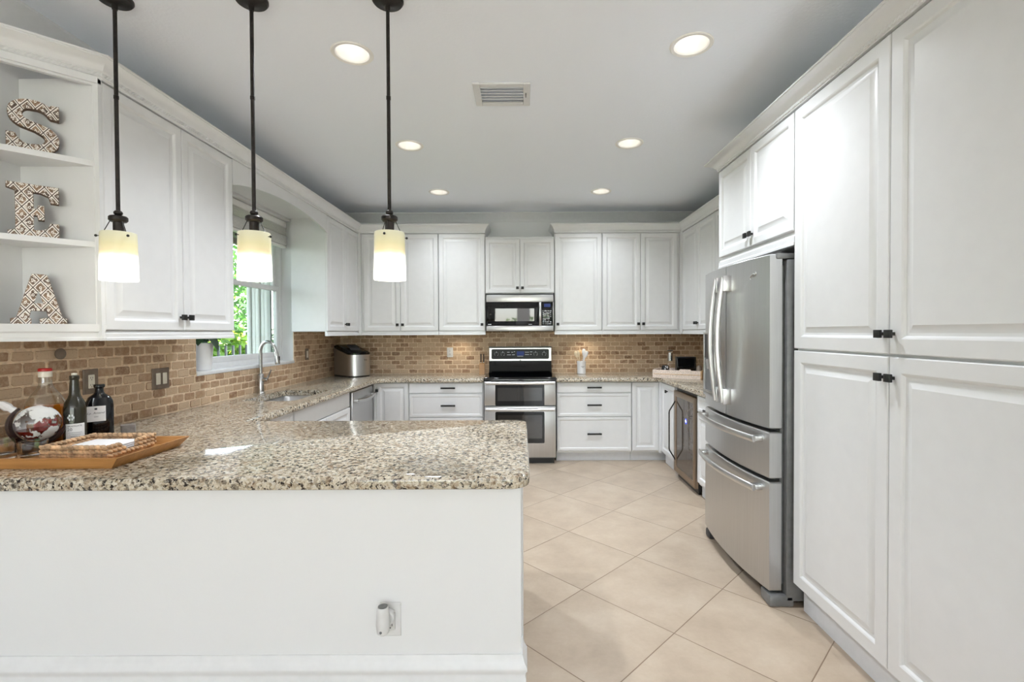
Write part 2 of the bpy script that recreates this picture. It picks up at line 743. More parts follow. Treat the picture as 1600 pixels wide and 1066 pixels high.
M['red'] = plain('red_plastic', (176, 30, 28), 0.4, 0.0, 0.05)
M['redwine'] = plain('red_wine', (92, 14, 12), 0.05, 0.0, 0.1)
M['label'] = plain('paper_label', (222, 222, 222), 0.6, 0.0, 0.02)
M['ink'] = plain('printed_ink', (48, 48, 54), 0.6, 0.0, 0.05)
M['lightmark'] = plain('white_print', (214, 218, 222), 0.5, 0.0, 0.02)
M['darkwood'] = m_wood('dark_wood', (34, 18, 14), (52, 28, 22))
M['knifewood'] = m_wood('pale_block_wood', (158, 118, 78), (184, 144, 100), (0, PI / 2, 0))
M['spoon'] = m_wood('pale_beech', (214, 196, 164), (232, 216, 186), (0, PI / 2, 0))
M['ceramic'] = plain('white_ceramic', (228, 228, 230), 0.2, 0.0, 0.01)
M['carved'] = plain('whitewashed_carved_wood', (226, 210, 198), 0.6, 0.0, 0.10, 110, bump=0.4)
M['tanwood'] = plain('tan_carved_wood', (206, 172, 130), 0.6, 0.0, 0.14, 90, bump=0.3)
M['candle'] = plain('silvery_wax', (150, 146, 144), 0.35, 0.3, 0.1, 40)
M['land'] = m_land()
M['blue_led'] = emis('blue_lit_display', (70, 90, 230), 0.5)
M['dim_led'] = emis('dim_blue_display', (20, 40, 96), 0.25)
M['white_led'] = emis('white_lit_digit', (235, 240, 255), 2.5)
M['bronzesteel'] = m_steel('warm_bronze_steel', (164, 146, 128), 0.32)
M['smoke'] = plain('smoked_glass', (84, 74, 66), 0.04, 0.0, 0.1)
M['leaf'] = m_leaf('green_leaf', (34, 88, 20), (140, 184, 58))
M['leafdark'] = m_leaf('dark_green_leaf', (22, 62, 18), (84, 138, 48))
M['leafyellow'] = m_leaf('yellow_green_leaf', (120, 150, 20), (226, 214, 70))
M['potleaf'] = plain('dark_pot_plant_leaf', (24, 52, 24), 0.35, 0.0, 0.2, 20)
M['bark'] = plain('bark', (90, 72, 56), 0.9, 0.0, 0.2, 20)
M['lawn'] = plain('lawn', (70, 104, 40), 0.9, 0.0, 0.25, 6)
M['terrace'] = plain('pale_paving', (206, 200, 190), 0.8, 0.0, 0.05, 4)
M['fence'] = plain('dark_grey_fence_metal', (58, 62, 68), 0.5, 0.2, 0.05)
M['eave'] = plain('brown_eave_paint', (74, 56, 48), 0.7, 0.0, 0.08)
M['blind'] = plain('white_blind_slat', (240, 240, 238), 0.5, 0.0, 0.01)
M['blindgray'] = plain('pale_grey_woven_shade', (206, 206, 204), 0.8, 0.0, 0.05, 120)
M['kick'] = plain('pale_grey_toe_kick_paint', (216, 218, 222), 0.5, 0.0, 0.01)

# ------------------------------------------------------------------ room shell
DL = [(-0.86, 2.46, 'near the pendants, left of the ceiling vent'), (0.835, 2.40, 'nearest the pantry'), (-0.855, 3.665, 'above the sink side'),
      (0.80, 3.64, 'above the fridge side'), (-0.845, 4.88, 'nearest the corner wall cabinets by the window'), (0.786, 4.88, 'nearest the right corner wall cabinets')]
b = B()
b.prism([[(-5.2, -5.2), (5.2, -5.2), (5.2, 0.95), (2.27, 0.95), (2.27, 5.925), (-2.37, 5.925), (-2.37, 0.95), (-5.2, 0.95)]], lambda u, v, d: (u, v, d), -0.12, 0)
struct('floor', b, M['floor'], 'beige stone-look floor tiles laid diagonally')

b = B()
holes = [[(x + 0.083 * math.cos(-2 * PI * k / 32), y + 0.083 * math.sin(-2 * PI * k / 32)) for k in range(32)] for x, y, _ in DL]
b.prism([[(-5.2, -5.2), (5.2, -5.2), (5.2, 0.95), (2.27, 0.95), (2.27, 5.925), (-2.37, 5.925), (-2.37, 0.95), (-5.2, 0.95)]] + holes, lambda u, v, d: (u, v, d), ZC, ZC + 0.02)
struct('ceiling', b, M['ceil'], 'white textured ceiling', smooth=0)

WY0, WY1, WZ0, WZ1 = 3.225, 4.60, 1.14, 2.46
b = B()
b.box(XL - 0.17, XL, 0.8, WY0, 0, ZC).box(XL - 0.17, XL, WY1, YB + 0.15, 0, ZC).box(XL - 0.17, XL, WY0, WY1, 0, WZ0).box(XL - 0.17, XL, WY0, WY1, WZ1, ZC)
struct('wall_left', b, M['wall'], 'white wall behind the sink with the window opening')
b = B()
b.box(XL, XR + 0.15, YB, YB + 0.15, 0, ZC)
struct('wall_back', b, M['wall'], 'white wall behind the range')
b = B()
b.box(XR, XR + 0.15, 0.8, YB, 0, ZC)
struct('wall_right', b, M['wall'], 'white wall behind the refrigerator and pantry')
b = B()
b.box(-5.2, XL - 0.17, 0.8, 0.95, 0, ZC).box(XR + 0.15, 5.2, 0.8, 0.95, 0, ZC).box(-5.2, -5.05, -5.2, 0.8, 0, ZC).box(5.05, 5.2, -5.2, 0.8, 0, ZC)
struct('wall_living', b, M['wall'], 'white living area walls beside and behind the camera')
b = B()
b.box(-5.05, -2.3, -5.2, -5.05, 0, ZC).box(-0.15, 0.15, -5.2, -5.05, 0, ZC).box(2.3, 5.05, -5.2, -5.05, 0, ZC).box(-2.3, -0.15, -5.2, -5.05, 2.4, ZC).box(0.15, 2.3, -5.2, -5.05, 2.4, ZC)
struct('wall_rear', b, M['wall'], 'white wall with two glazed openings behind the camera')
for i, (x0, x1) in enumerate(((-2.3, -0.15), (0.15, 2.3))):
    b = B()
    for xx in (x0, (x0 + x1) / 2 - 0.03, x1 - 0.06):
        b.box(xx, xx + 0.06, -5.16, -5.10, 0, 2.4)
    b.box(x0, x1, -5.16, -5.10, 0, 0.06).box(x0, x1, -5.16, -5.10, 2.34, 2.4)
    struct('window_%d' % (i + 2), b, M['trim'], 'white framed sliding glass door behind the camera')

# knee wall carrying the peninsula counter
b = B()
b.box(XL, -0.012, 1.66, 1.76, 0, 0.868)
struct('wall_peninsula', b, M['wall'], 'white knee wall under the peninsula counter')
b = B()
prof = [(0, 0.0), (0.016, 0.0), (0.016, 0.205), (0.012, 0.218), (0.014, 0.228), (0.020, 0.238), (0.020, 0.247), (0.010, 0.262), (0.007, 0.276), (0.004, 0.287), (0, 0.287)]
sweep(b, [(o, z) for o, z in prof], [(XL, 1.66), (-0.012, 1.66), (-0.012, 1.76)])
struct('baseboard_peninsula', b, M['trim'], 'white tall moulded baseboard on the knee wall')

# crown mouldings on the cabinets (fascia, rope bead, cove, lip)
def crown_prof(z0, z1, out):
    h = z1 - z0
    pts = [(-0.02, 0.0), (0.003, 0.0), (0.003, 0.10), (0.008, 0.13), (0.006, 0.16), (0.006, 0.30), (0.010, 0.34), (0.013, 0.42), (0.020, 0.56), (0.032, 0.72), (0.045, 0.82), (0.050, 0.86), (0.050, 0.90), (0.055, 0.93), (0.055, 1.0), (-0.02, 1.0)]
    return [((o if o < 0 else o / 0.055 * out), z0 + f * h) for o, f in pts]


def rope(b, path, z, out, r=0.0055, step=0.017):
    for (x0, y0), (x1, y1) in zip(path, path[1:]):
        d = Vector((x1 - x0, y1 - y0))
        L = d.length
        d.normalize()
        nr = Vector((d.y, -d.x))
        k = int(L / step)
        for i in range(k):
            p = Vector((x0, y0)) + d * (step * (i + 0.5)) + nr * out
            q0 = (p.x - d.x * 0.007, p.y - d.y * 0.007, z - 0.007)
            q1 = (p.x + d.x * 0.007, p.y + d.y * 0.007, z + 0.007)
            b.tube([q0, q1], r, 5)


pA = [(XL + 0.001, XL + 0.001 - XUL + 2.13 + 0.0), (XUL, 2.13), (XUL, YU), (-0.43, YU), (-0.43, YB - 0.001)]
pA[0] = (XL + 0.001, 2.13 - (XUL - XL - 0.001))
b = B()
sweep(b, crown_prof(2.517, 2.614, 0.048), pA)
rope(b, pA[:3], 2.539, 0.004)
rope(b, pA[2:4], 2.539, 0.004)
struct('trim_1', b, M['paint'], 'white crown moulding over the window side and left back cabinets')
pB = [(0.352, YB - 0.001), (0.352, YU), (XUR, YU), (XUR, 3.36)]
b = B()
sweep(b, crown_prof(2.517, 2.614, 0.048), pB)
rope(b, pB[1:], 2.539, 0.004)
struct('trim_2', b, M['paint'], 'white crown moulding over the right back cabinets')
XP = 1.345
pC = [(XR - 0.001, 3.335), (XP, 3.335), (XP, 1.0)]
b = B()
sweep(b, crown_prof(2.500, 2.566, 0.075), pC)
rope(b, pC[1:], 2.515, 0.006)
struct('trim_3', b, M['paint'], 'white crown moulding over the pantry and fridge cabinet')
# room crown between wall and ceiling
rc = [(0, -0.10), (0.008, -0.10), (0.012, -0.085), (0.03, -0.06), (0.05, -0.03), (0.07, -0.018), (0.075, -0.012), (0.075, 0.0), (0, 0.0)]
b = B()
sweep(b, [(o, ZC + z) for o, z in rc], [(XL, 0.96), (XL, YB), (XR, YB), (XR, 0.96)])
struct('trim_4', b, M['trim'], 'white room crown moulding where the walls meet the ceiling')

# ------------------------------------------------------------------ tiled backsplash
def tiles(name, label, L, z0, z1, fn, cut=None):
    """fn(u, z, d) -> world; rows of 2 x 4 tumbled tiles"""
    b = B()
    rng = random.Random(len(name) + int(L * 10))
    pw, ph, g = 0.105, 0.0525, 0.0072
    row = 0
    z = z0 + 0.004
    while z < z1 - 0.008:
        zt = min(z + ph - g, z1)
        u = -pw * (0.5 if row % 2 else 0.0) - 0.02
        while u < L:
            a, c = max(u, 0.0), min(u + pw - g, L)
            segs = [(a, c, z, zt)] if c - a > 0.012 else []
            if cut and segs:
                c0, c1, cz = cut
                if zt > cz and c > c0 and a < c1:
                    segs = []
                    if z < cz - 0.014:
                        segs.append((a, c, z, cz - 0.003))
                    else:
                        if c0 - a > 0.012:
                            segs.append((a, c0 - 0.003, z, zt))
                        if c - c1 > 0.012:
                            segs.append((c1 + 0.003, c, z, zt))
            for (p, q, s, t) in segs:
                j = lambda k=0.0022: rng.uniform(-k, k)
                r = min(0.007, (q - p) * 0.25, (t - s) * 0.25) * rng.uniform(0.6, 1.2)
                pts = [(p + r, s), (q - r, s), (q, s + r), (q, t - r), (q - r, t), (p + r, t), (p, t - r), (p, s + r)]
                pts = [(x + j(), y + j()) for x, y in pts]
                mu, mz = (p + q) / 2, (s + t) / 2
                dt = rng.uniform(0.0085, 0.0110)
                lo = [fn(x, y, 0.001) for x, y in pts]
                mi = [fn(x, y, dt - 0.003) for x, y in pts]
                hi = [fn(mu + (x - mu) * (1 - 0.0035 / max(0.01, abs(q - p) / 2)), mz + (y - mz) * (1 - 0.0035 / max(0.01, (t - s) / 2)), dt) for x, y in pts]
                b.rings([lo, mi, hi], False, True)
            u += pw
        z += ph
        row += 1
    return struct(name, b, M['tile'], label, smooth=25)


ZT = 1.415
b = B()
u1 = 1.5
b.box(XL, XL + 0.0075, u1, WY0, CH - 0.03, ZT).box(XL, XL + 0.0075, WY1, YB, CH - 0.03, ZT).box(XL, XL + 0.0075, WY0, WY1, CH - 0.03, WZ0)
go = struct('trim_5', b, M['grout'], 'tan grout bed of the window side backsplash')
tiles('trim_6', 'brown tumbled stone brick tile backsplash under the window', YB - u1 - 0.01, CH, ZT, lambda u, z, d: (XL + d, u1 + u, z), (WY0 - u1, WY1 - u1, WZ0))
b = B()
b.box(XL, XR, YB - 0.0075, YB, CH - 0.03, ZT)
struct('trim_7', b, M['grout'], 'tan grout bed of the backsplash behind the range')
tiles('trim_8', 'brown tumbled stone brick tile backsplash behind the range', XR - XL - 0.02, CH, ZT, lambda u, z, d: (XL + 0.01 + u, YB - d, z))
b = B()
b.box(XR - 0.0075, XR, 3.34, YB, CH - 0.03, ZT)
struct('trim_9', b, M['grout'], 'tan grout bed of the backsplash beside the fridge')
tiles('trim_10', 'brown tumbled stone brick tile backsplash beside the fridge', YB - 3.34 - 0.01, CH, ZT, lambda u, z, d: (XR - d, YB - 0.01 - u, z))

# ------------------------------------------------------------------ window
win = bpy.data.objects.new('window_1', None)
COL.objects.link(win)
win.location = (XL - 0.13, WY0, WZ0)
win['kind'] = 'structure'
win['label'] = 'white framed sash window over the sink'
wy = WY1 - WY0
wz = WZ1 - WZ0
b = B()
for (p, q, r_, s) in ((0, 0.045, 0, wz), (wy - 0.045, wy, 0, wz), (0.045, wy - 0.045, 0, 0.045), (0.045, wy - 0.045, wz - 0.045, wz)):
    b.box(-0.035, 0.03, p, q, r_, s, 0.004)
obj('frame', b, M['trim'], win)
for nm, x0, z0, z1 in (('sash', -0.005, 0.045, 0.70), ('sash', -0.035, 0.66, wz - 0.045)):
    b = B()
    for (p, q, r_, s) in ((0.045, 0.09, z0, z1), (wy - 0.09, wy - 0.045, z0, z1), (0.09, wy - 0.09, z0, z0 + 0.045), (0.09, wy - 0.09, z1 - 0.045, z1)):
        b.box(x0, x0 + 0.03, p, q, r_, s, 0.003)
    so = obj('sash', b, M['trim'], win)
    b = B()
    b.box(x0 + 0.013, x0 + 0.017, 0.088, wy - 0.088, z0 + 0.043, z1 - 0.043)
    obj('pane', b, M['pane'], so)
b = B()
b.box(XL - 0.165, XL + 0.014, WY0 + 0.001, WY1 - 0.001, WZ0 - 0.022, WZ0 + 0.006, 0.005)
struct('trim_11', b, M['trim'], 'white window sill over the sink')

# shade raised at the head of the window
t = thing('roller_blind', 'raised pale window shade under the arched valance', 'shade', (XL - 0.06, WY0 + 0.02, 2.21))
L = wy - 0.04
b = B()
b.box(-0.02, 0.02, 0, L, 0.19, 0.245, 0.006)
obj('headrail', b, M['blind'], t)
for k in range(6):
    b = B()
    z = 0.118 + k * 0.0125
    b.box(-0.026, 0.026, 0.004, L - 0.004, z, z + 0.004, 0.0015, 1)
    obj('slat', b, M['blind'], t)
b = B()
b.box(-0.028, 0.028, 0.002, L - 0.002, 0.018, 0.112, 0.008)
obj('shade_stack', b, M['blindgray'], t)
b = B()
b.box(-0.022, 0.022, 0.002, L - 0.002, -0.006, 0.016, 0.005)
obj('bottom_rail', b, M['blind'], t)

# ------------------------------------------------------------------ outside the window
b = B()
b.box(-40, XL - 0.18, 0.96, 40, -0.3, -0.05)
struct('ground', b, M['lawn'], 'lawn outside the window')
b = B()
b.box(-3.3, XL - 0.175, 1.0, 14, 2.50, 2.72).box(-3.36, -3.3, 1.0, 14, 2.44, 2.76)
struct('roof_eave', b, M['eave'], 'brown roof eave outside the window')
b = B()
b.box(-12, 12, -9.0, -5.2, -0.3, -0.06)
struct('terrace_ground', b, M['terrace'], 'pale paved terrace behind the camera')
b = B()
b.box(-14, 14, -30, -9.0, -0.3, -0.05)
struct('garden_ground', b, M['lawn'], 'lawn behind the camera')
t = thing('storm_shutter', 'white folded accordion storm shutter outside the window', 'shutter', (XL - 0.292, 4.525, 1.05))
for k in range(5):
    b = B()
    x0 = -0.105 + 0.042 * k
    b.rings([[(p[0], p[1], z) for p in rrect(x0, x0 + 0.030, 0.0 + 0.012 * (k % 2), 0.05 + 0.012 * (k % 2), 0.006, 3)] for z in (0.0, 1.5)])
    obj('shutter_blade', b, M['blind'], t)
b = B()
b.box(-0.10, 0.10, 0.055, 0.06, 0.0, 1.5)
obj('back_strip', b, M['gray'], t)
b = B()
b.box(-0.12, 0.12, -0.03, 0.10, -0.03, 0.0)
obj('track', b, M['trim'], t)
b = B()
b.box(-0.12, 0.12, -0.03, 0.10, 1.5, 1.53)
obj('track', b, M['trim'], t)

t = thing('metal_fence', 'dark grey picket fence outside the kitchen window', 'fence', (-3.75, 3.0, -0.05))
for z in (0.25, 1.12):
    b = B()
    b.box(-0.015, 0.015, 0, 9, z, z + 0.035)
    obj('rail', b, M['fence'], t)
for k in range(60):
    b = B()
    b.box(-0.011, 0.011, 0.15 * k + 0.06, 0.15 * k + 0.082, 0, 1.30)
    obj('picket', b, M['fence'], t)


def foliage(b, c, rad, n, size, rng, ratio=2.2):
    bm = b.bm
    for _ in range(n):
        while True:
            p = Vector((rng.uniform(-1, 1), rng.uniform(-1, 1), rng.uniform(-1, 1)))
            if 0.25 < p.length <= 1:
                break
        p = Vector((c[0] + p.x * rad[0], c[1] + p.y * rad[1], c[2] + p.z * rad[2]))
        d = Vector((rng.uniform(-1, 1), rng.uniform(-1, 1), rng.uniform(-0.9, 0.5))).normalized()
        s = d.cross(Vector((rng.uniform(-1, 1), rng.uniform(-1, 1), rng.uniform(-1, 1)))).normalized()
        l = size * rng.uniform(0.6, 1.3)
        w = l / ratio
        vs = [bm.verts.new(q) for q in (p, p + d * l * 0.5 + s * w * 0.5, p + d * l, p + d * l * 0.5 - s * w * 0.5)]
        bm.faces.new(vs)


rng = random.Random(11)
b = B()
for k in range(9):
    foliage(b, (-8 + 2.0 * k, -12.0 - 0.4 * (k % 2), 0.9), (1.25, 0.8, 1.1 + 0.3 * (k % 3)), 900, 0.2, rng)
o = obj('garden_hedge', b, M['leaf'], None, smooth=0, recalc=False)
tag(o, 'leafy green hedge across the garden behind the camera', 'hedge', None, 'stuff')

shr = [(-4.55, 6.30, 0.70, 0.50, 0.72, 'leaf', 'low bright green shrub nearest the house behind the picket fence'),
       (-4.55, 7.53, 0.72, 0.50, 0.78, 'leaf', 'low green shrub in the middle of the row behind the fence'),
       (-4.55, 8.80, 0.74, 0.52, 0.80, 'leafdark', 'low dark green shrub at the far end of the row behind the fence'),
       (-7.70, 11.70, 2.1, 1.35, 1.9, 'leafdark', 'tall dark green tree filling the upper window'),
       (-8.80, 7.30, 2.0, 1.20, 1.7, 'leaf', 'light green tree beyond the palm'),
       (-10.6, 15.2, 2.6, 2.00, 2.4, 'leaf', 'distant broad green tree in the garden'),
       (-10.6, 10.6, 2.2, 1.30, 1.9, 'leafdark', 'dark green tree in the back row behind the palm'),
       (-8.60, 4.60, 2.0, 1.20, 1.7, 'leaf', 'light green tree facing the near end of the fence')]
for (x, y, z, rx, rz, mt, lb) in shr:
    nm = 'tree' if z > 1.5 else 'shrub'
    t = thing(nm, lb, nm, (x, y, -0.05))
    b = B()
    foliage(b, (0, 0, z), (rx, rx, rz), int((1500 + 900 * rx * rz) * (1.0 if nm == 'shrub' else 0.5)), 0.13 if nm == 'shrub' else 0.22, rng)
    obj('foliage', b, M[mt], t, smooth=0, recalc=False)
    b = B()
    b.tube([(0, 0, 0), (0.03, 0.02, z * 0.5), (0, 0, z)], [0.06, 0.05, 0.03], 8)
    obj('trunk', b, M['bark'], t)
t = thing('palm_tree', 'yellow green palm with arching fronds outside the window', 'palm', (-6.25, 9.55, -0.05))
b = B()
b.tube([(0, 0, 0), (0.05, 0, 0.8), (0.0, 0, 1.35)], [0.09, 0.07, 0.06], 10)
obj('trunk', b, M['bark'], t)
for k in range(14):
    b = B()
    a = 2 * PI * k / 14 + rng.uniform(-0.2, 0.2)
    pts = []
    for i in range(15):
        s = i / 14
        pts.append(Vector((math.cos(a) * 0.9 * s, math.sin(a) * 0.9 * s, 1.35 + 0.75 * s - 0.95 * s * s + rng.uniform(-0.02, 0.02))))
    b.tube(pts, 0.008, 5)
    side = Vector((-math.sin(a), math.cos(a), 0))
    for i in range(2, 15):
        for sg in (-1, 1):
            p = pts[i]
            q = p + side * sg * 0.26 + (pts[i] - pts[i - 1]) * 2.2 + Vector((0, 0, -0.08))
            w = (pts[i] - pts[i - 1]).normalized() * 0.016
            b.quad(p - w, p + w, q)
    obj('frond', b, M['leafyellow'], t, smooth=0, recalc=False)

# ------------------------------------------------------------------ countertops
def slab(name, label, outer, holes, z0, z1, r=0.012):
    b = B()
    bm = b.bm
    loops_o = []
    zs = [(z0, r * 0.8), (z0 + r * 0.3, r * 0.25), (z0 + r, 0), (z1 - r, 0), (z1 - r * 0.3, r * 0.3), (z1, r)]
    vo = [[bm.verts.new((p[0], p[1], z)) for p in offset_loop(outer, d)] for z, d in zs]
    n = len(outer)
    for a, c in zip(vo, vo[1:]):
        for i in range(n):
            j = (i + 1) % n
            bm.faces.new((a[i], a[j], c[j], c[i]))
    hv0, hv1 = [], []
    for h in holes:
        a = [bm.verts.new((p[0], p[1], z0)) for p in h]
        c = [bm.verts.new((p[0], p[1], z1)) for p in h]
        for i in range(len(h)):
            j = (i + 1) % len(h)
            bm.faces.new((a[i], c[i], c[j], a[j]))
        hv0.append(a)
        hv1.append(c)
    for rows, flip in (([vo[0]] + hv0, True), ([vo[-1]] + hv1, False)):
        flat = [v for rr in rows for v in rr]
        for tr in tessellate_polygon([[v.co.copy() for v in rr] for rr in rows]):
            q = [flat[i] for i in tr]
            try:
                bm.faces.new(q)
            except ValueError:
                pass
    o = obj(name, b, M['granite'], None, 40)
    return o


RX = 0.03
YE = 5.118
fil = 0.10
outerL = ([(XL + 0.012, 1.625)] + arc(0.02 - 0.07, 1.625 + 0.07, 0.07, -PI / 2, 0, 8) + arc(0.015 - 0.06, 2.69 - 0.06, 0.06, 0, PI / 2, 8) +
          [(-1.55, 2.69)] + [(-1.55, YE - fil)] + [(-1.55 + fil - fil * math.cos(a), YE - fil + fil * math.sin(a)) for a in (0.3, 0.6, 0.9, 1.2, 1.4)] + [(-1.55 + fil, YE), (-0.428, YE), (-0.428, YB - 0.012), (XL + 0.012, YB - 0.012)])
sink_hole = [(p[0], p[1]) for p in rrect(-2.05, -1.66, 3.47, 4.13, 0.05)][::-1]
o = slab('countertop', 'granite', outerL, [sink_hole], 0.870, CH)
tag(o, 'speckled beige granite countertop running from the peninsula round to the range', 'countertop')
outerR = [(0.348, YE), (1.445 - 0.05, YE), (1.445 - 0.015, YE - 0.015), (1.445, YE - 0.05), (1.445, 3.345), (XR - 0.012, 3.345), (XR - 0.012, YB - 0.012), (0.348, YB - 0.012)]
o = slab('countertop', 'granite', outerR, [], 0.870, CH)
tag(o, 'speckled beige granite countertop between the range and the refrigerator', 'countertop')

# sink
t = thing('kitchen_sink', 'stainless steel double bowl undermount sink below the faucet', 'sink', (-1.855, 3.80, 0.70))
for y0, y1 in ((-0.335, -0.012), (0.012, 0.335)):
    b = B()
    lp = []
    for (z, d) in ((0.166, -0.012), (0.166, 0.0), (0.15, 0.004), (0.03, 0.012), (0.015, 0.03), (0.010, 0.06)):
        lp.append([(p[0], p[1], z) for p in rrect(-0.20 + d, 0.20 - d, y0 + d, y1 - d, 0.05)])
    b.rings(lp, False, True)
    bo = obj('bowl', b, M['steelx'], t)
    b = B()
    b.lathe([(0.04, 0.011), (0.045, 0.014), (0.03, 0.016), (0.0005, 0.014)], (0, (y0 + y1) / 2, 0), 20)
    obj('drain', b, M['chrome'], bo)

# faucet
t = thing('kitchen_faucet', 'brushed nickel gooseneck pull-down faucet behind the sink', 'faucet', (-2.152, 3.94, CH))
b = B()
b.lathe([(0.030, 0), (0.030, 0.004), (0.026, 0.010), (0.024, 0.012), (0.0235, 0.150), (0.020, 0.156), (0.015, 0.160)], n=24)
obj('body', b, M['chrome'], t)
b = B()
pts = [(0, 0, 0.15), (0, 0, 0.32)] + [(0.064 - 0.064 * math.cos(a), -0.01 * math.sin(a), 0.325 + 0.095 * math.sin(a)) for a in [PI * i / 14 for i in range(1, 13)]]
x, y, z = pts[-1]
pts += [(x + 0.008, y, z - 0.03)]
b.tube(pts, 0.0135, 16)
obj('spout', b, M['chrome'], t)
b = B()
e = pts[-1]
b.tube([e, (e[0] + 0.004, e[1], e[2] - 0.02), (e[0] + 0.010, e[1], e[2] - 0.085), (e[0] + 0.011, e[1], e[2] - 0.10)], [0.0145, 0.017, 0.0195, 0.0175], 16)
hd = obj('spray_head', b, M['chrome'], t)
b = B()
b.box(e[0] + 0.016, e[0] + 0.030, e[1] - 0.006, e[1] + 0.006, e[2] - 0.07, e[2] - 0.035, 0.003)
obj('spray_button', b, M['bplastic'], hd)
b = B()
b.tube([(0.02, 0, 0.11), (0.045, 0, 0.11)], 0.016, 14)
b.tube([(0.045, 0, 0.11), (0.056, 0.0, 0.125), (0.085, 0.0, 0.19)], [0.009, 0.007, 0.005], 10)
obj('handle', b, M['chrome'], t)

# ------------------------------------------------------------------ cabinets
def door_prof(fw):
    return [(0, 0.004), (0.004, 0), (fw - 0.012, 0), (fw - 0.006, 0.003), (fw, 0.010), (fw + 0.010, 0.0115), (fw + 0.014, 0.0105), (fw + 0.034, 0.003), (fw + 0.037, 0.0015)]


DRAWER = [(0, 0.004), (0.004, 0), (0.026, 0), (0.030, 0.002), (0.036, 0.007), (0.040, 0.007)]
SLAB = [(0, 0.005), (0.003, 0.002), (0.010, 0), (0.014, 0.0)]


def add_knob(par, x, z):
    b = B()
    b.box(x - 0.006, x + 0.006, -0.016, 0.0, z - 0.006, z + 0.006, 0.001, 1)
    b.box(x - 0.015, x + 0.015, -0.029, -0.016, z - 0.015, z + 0.015, 0.002, 2)
    return obj('knob', b, M['black'], par)


def add_pull(par, x, z, L=0.155):
    b = B()
    for s in (-1, 1):
        b.box(x + s * (L / 2 - 0.018) - 0.006, x + s * (L / 2 - 0.018) + 0.006, -0.026, 0, z - 0.006, z + 0.006)
    b.box(x - L / 2, x + L / 2, -0.036, -0.024, z - 0.009, z + 0.009, 0.002, 1)
    return obj('pull_handle', b, M['black'], par)


def cabinet(name, label, loc, rz, w, z0, z1, d, fronts, rail=0.0, kick=None, group=None, top=None, fw=0.055, cat='cabinet', filler=None):
    """local frame: front looks along -y, door faces at y = 0"""
    t = thing(name, label, cat, (loc[0], loc[1], 0), rz, group)
    b = B()
    b.box(0.001, w - 0.001, 0.021, d, z0, top or z1, 0.001, 1)
    obj('carcass', b, M['paint'], t)
    if top:
        b = B()
        b.box(0.001, w - 0.001, 0.021, 0.034, top, z1)
        obj('front_rail', b, M['paint'], t)
    if filler:
        b = B()
        x0_ = -0.0245 if filler == 'L' else w - 0.0005
        b.box(x0_, x0_ + 0.025, -0.0225, 0.022, z0 - rail, z1, 0.0005, 1)
        obj('filler_stile', b, M['paint'], t)
    for f in fronts:
        b = B()
        g = 0.0021
        st = f.get('style', 'door')
        prof = door_prof(f.get('fw', fw)) if st == 'door' else (DRAWER if st == 'drawer' else SLAB)
        b.panel(f['x'][0] + g, f['x'][1] - g, f['z'][0] + g, f['z'][1] - g, prof)
        dn = obj('drawer' if st != 'door' else 'door', b, M['paint'], t, smooth=20)
        if f.get('knob'):
            add_knob(dn, *f['knob'])
        if f.get('pull'):
            add_pull(dn, *f['pull'])
    if rail:
        b = B()
        lp = [(0.0, z0 - rail), (0.0, z0 - rail + 0.012), (0.003, z0 - rail + 0.016), (0.003, z0 - 0.012), (0.010, z0 - 0.008), (0.010, z0), (0.03, z0), (0.03, z0 - rail)]
        b.rings([[(x, y, z) for y, z in lp] for x in (0.001, w - 0.001)])
        obj('light_rail', b, M['paint'], t)
    if kick:
        b = B()
        b.box(-0.12 if filler == 'L' else 0.001, w + 0.12 if filler == 'R' else w - 0.001, 0.021 + kick[0], d, 0.0, kick[1])
        obj('toe_kick', b, M['kick'], t)
    return t


RZL, RZR = PI / 2, -PI / 2
UD = YB - YU - 0.012           # upper depth (back wall)
zb, zt = 1.42, ZU1 - 0.002     # door bottom and top
KZ = 1.492                     # knob height


def two(w, seam, z0, z1, kz, **k):
    return [dict(x=(0, seam), z=(z0, z1), knob=(seam - 0.028, kz), **k), dict(x=(seam, w), z=(z0, z1), knob=(seam + 0.028, kz), **k)]


RAIL = 0.043
Z0 = 1.418
# left run (faces +x); local x runs along +y
cabinet('wall_cabinet', 'white double-door wall cabinet beside the open letter shelves', (XUL, 2.131), RZL, 0.949, Z0, ZU1, XUL - XL - 0.012, two(0.949, 0.492, zb, zt, KZ), RAIL)
cabinet('wall_cabinet', 'white narrow double-door wall cabinet between window and back corner', (XUL, 4.551), RZL, YU - 4.551 - 0.022, Z0, ZU1, XUL - XL - 0.012, two(YU - 4.573, 0.462, zb, zt, KZ), RAIL)
# back run
xa = XUL + 0.022
cabinet('wall_cabinet', 'white double-door back wall cabinet in the corner above the ice maker', (xa, YU), 0, -0.957 - xa, Z0, ZU1, UD, [dict(x=(0.025, -1.385 - xa), z=(zb, zt), knob=(-1.385 - xa - 0.03, KZ)), dict(x=(-1.385 - xa, -0.957 - xa), z=(zb, zt), knob=(-1.385 - xa + 0.03, KZ))], RAIL, filler='L')
cabinet('wall_cabinet', 'white single-door wall cabinet just left of the microwave', (-0.955, YU), 0, 0.527, Z0, ZU1, UD, [dict(x=(0.004, 0.523), z=(zb, zt), knob=(0.49, KZ))], RAIL)
cabinet('wall_cabinet', 'white short double-door cabinet directly above the microwave', (-0.426, YU), 0, 0.774, 1.838, 2.478, UD, two(0.774, 0.388, 1.842, 2.452, 1.90, fw=0.05))
cabinet('wall_cabinet', 'white single-door wall cabinet just right of the microwave', (0.35, YU), 0, 0.535, Z0, ZU1, UD, [dict(x=(0.004, 0.531), z=(zb, zt), knob=(0.035, KZ))], RAIL)
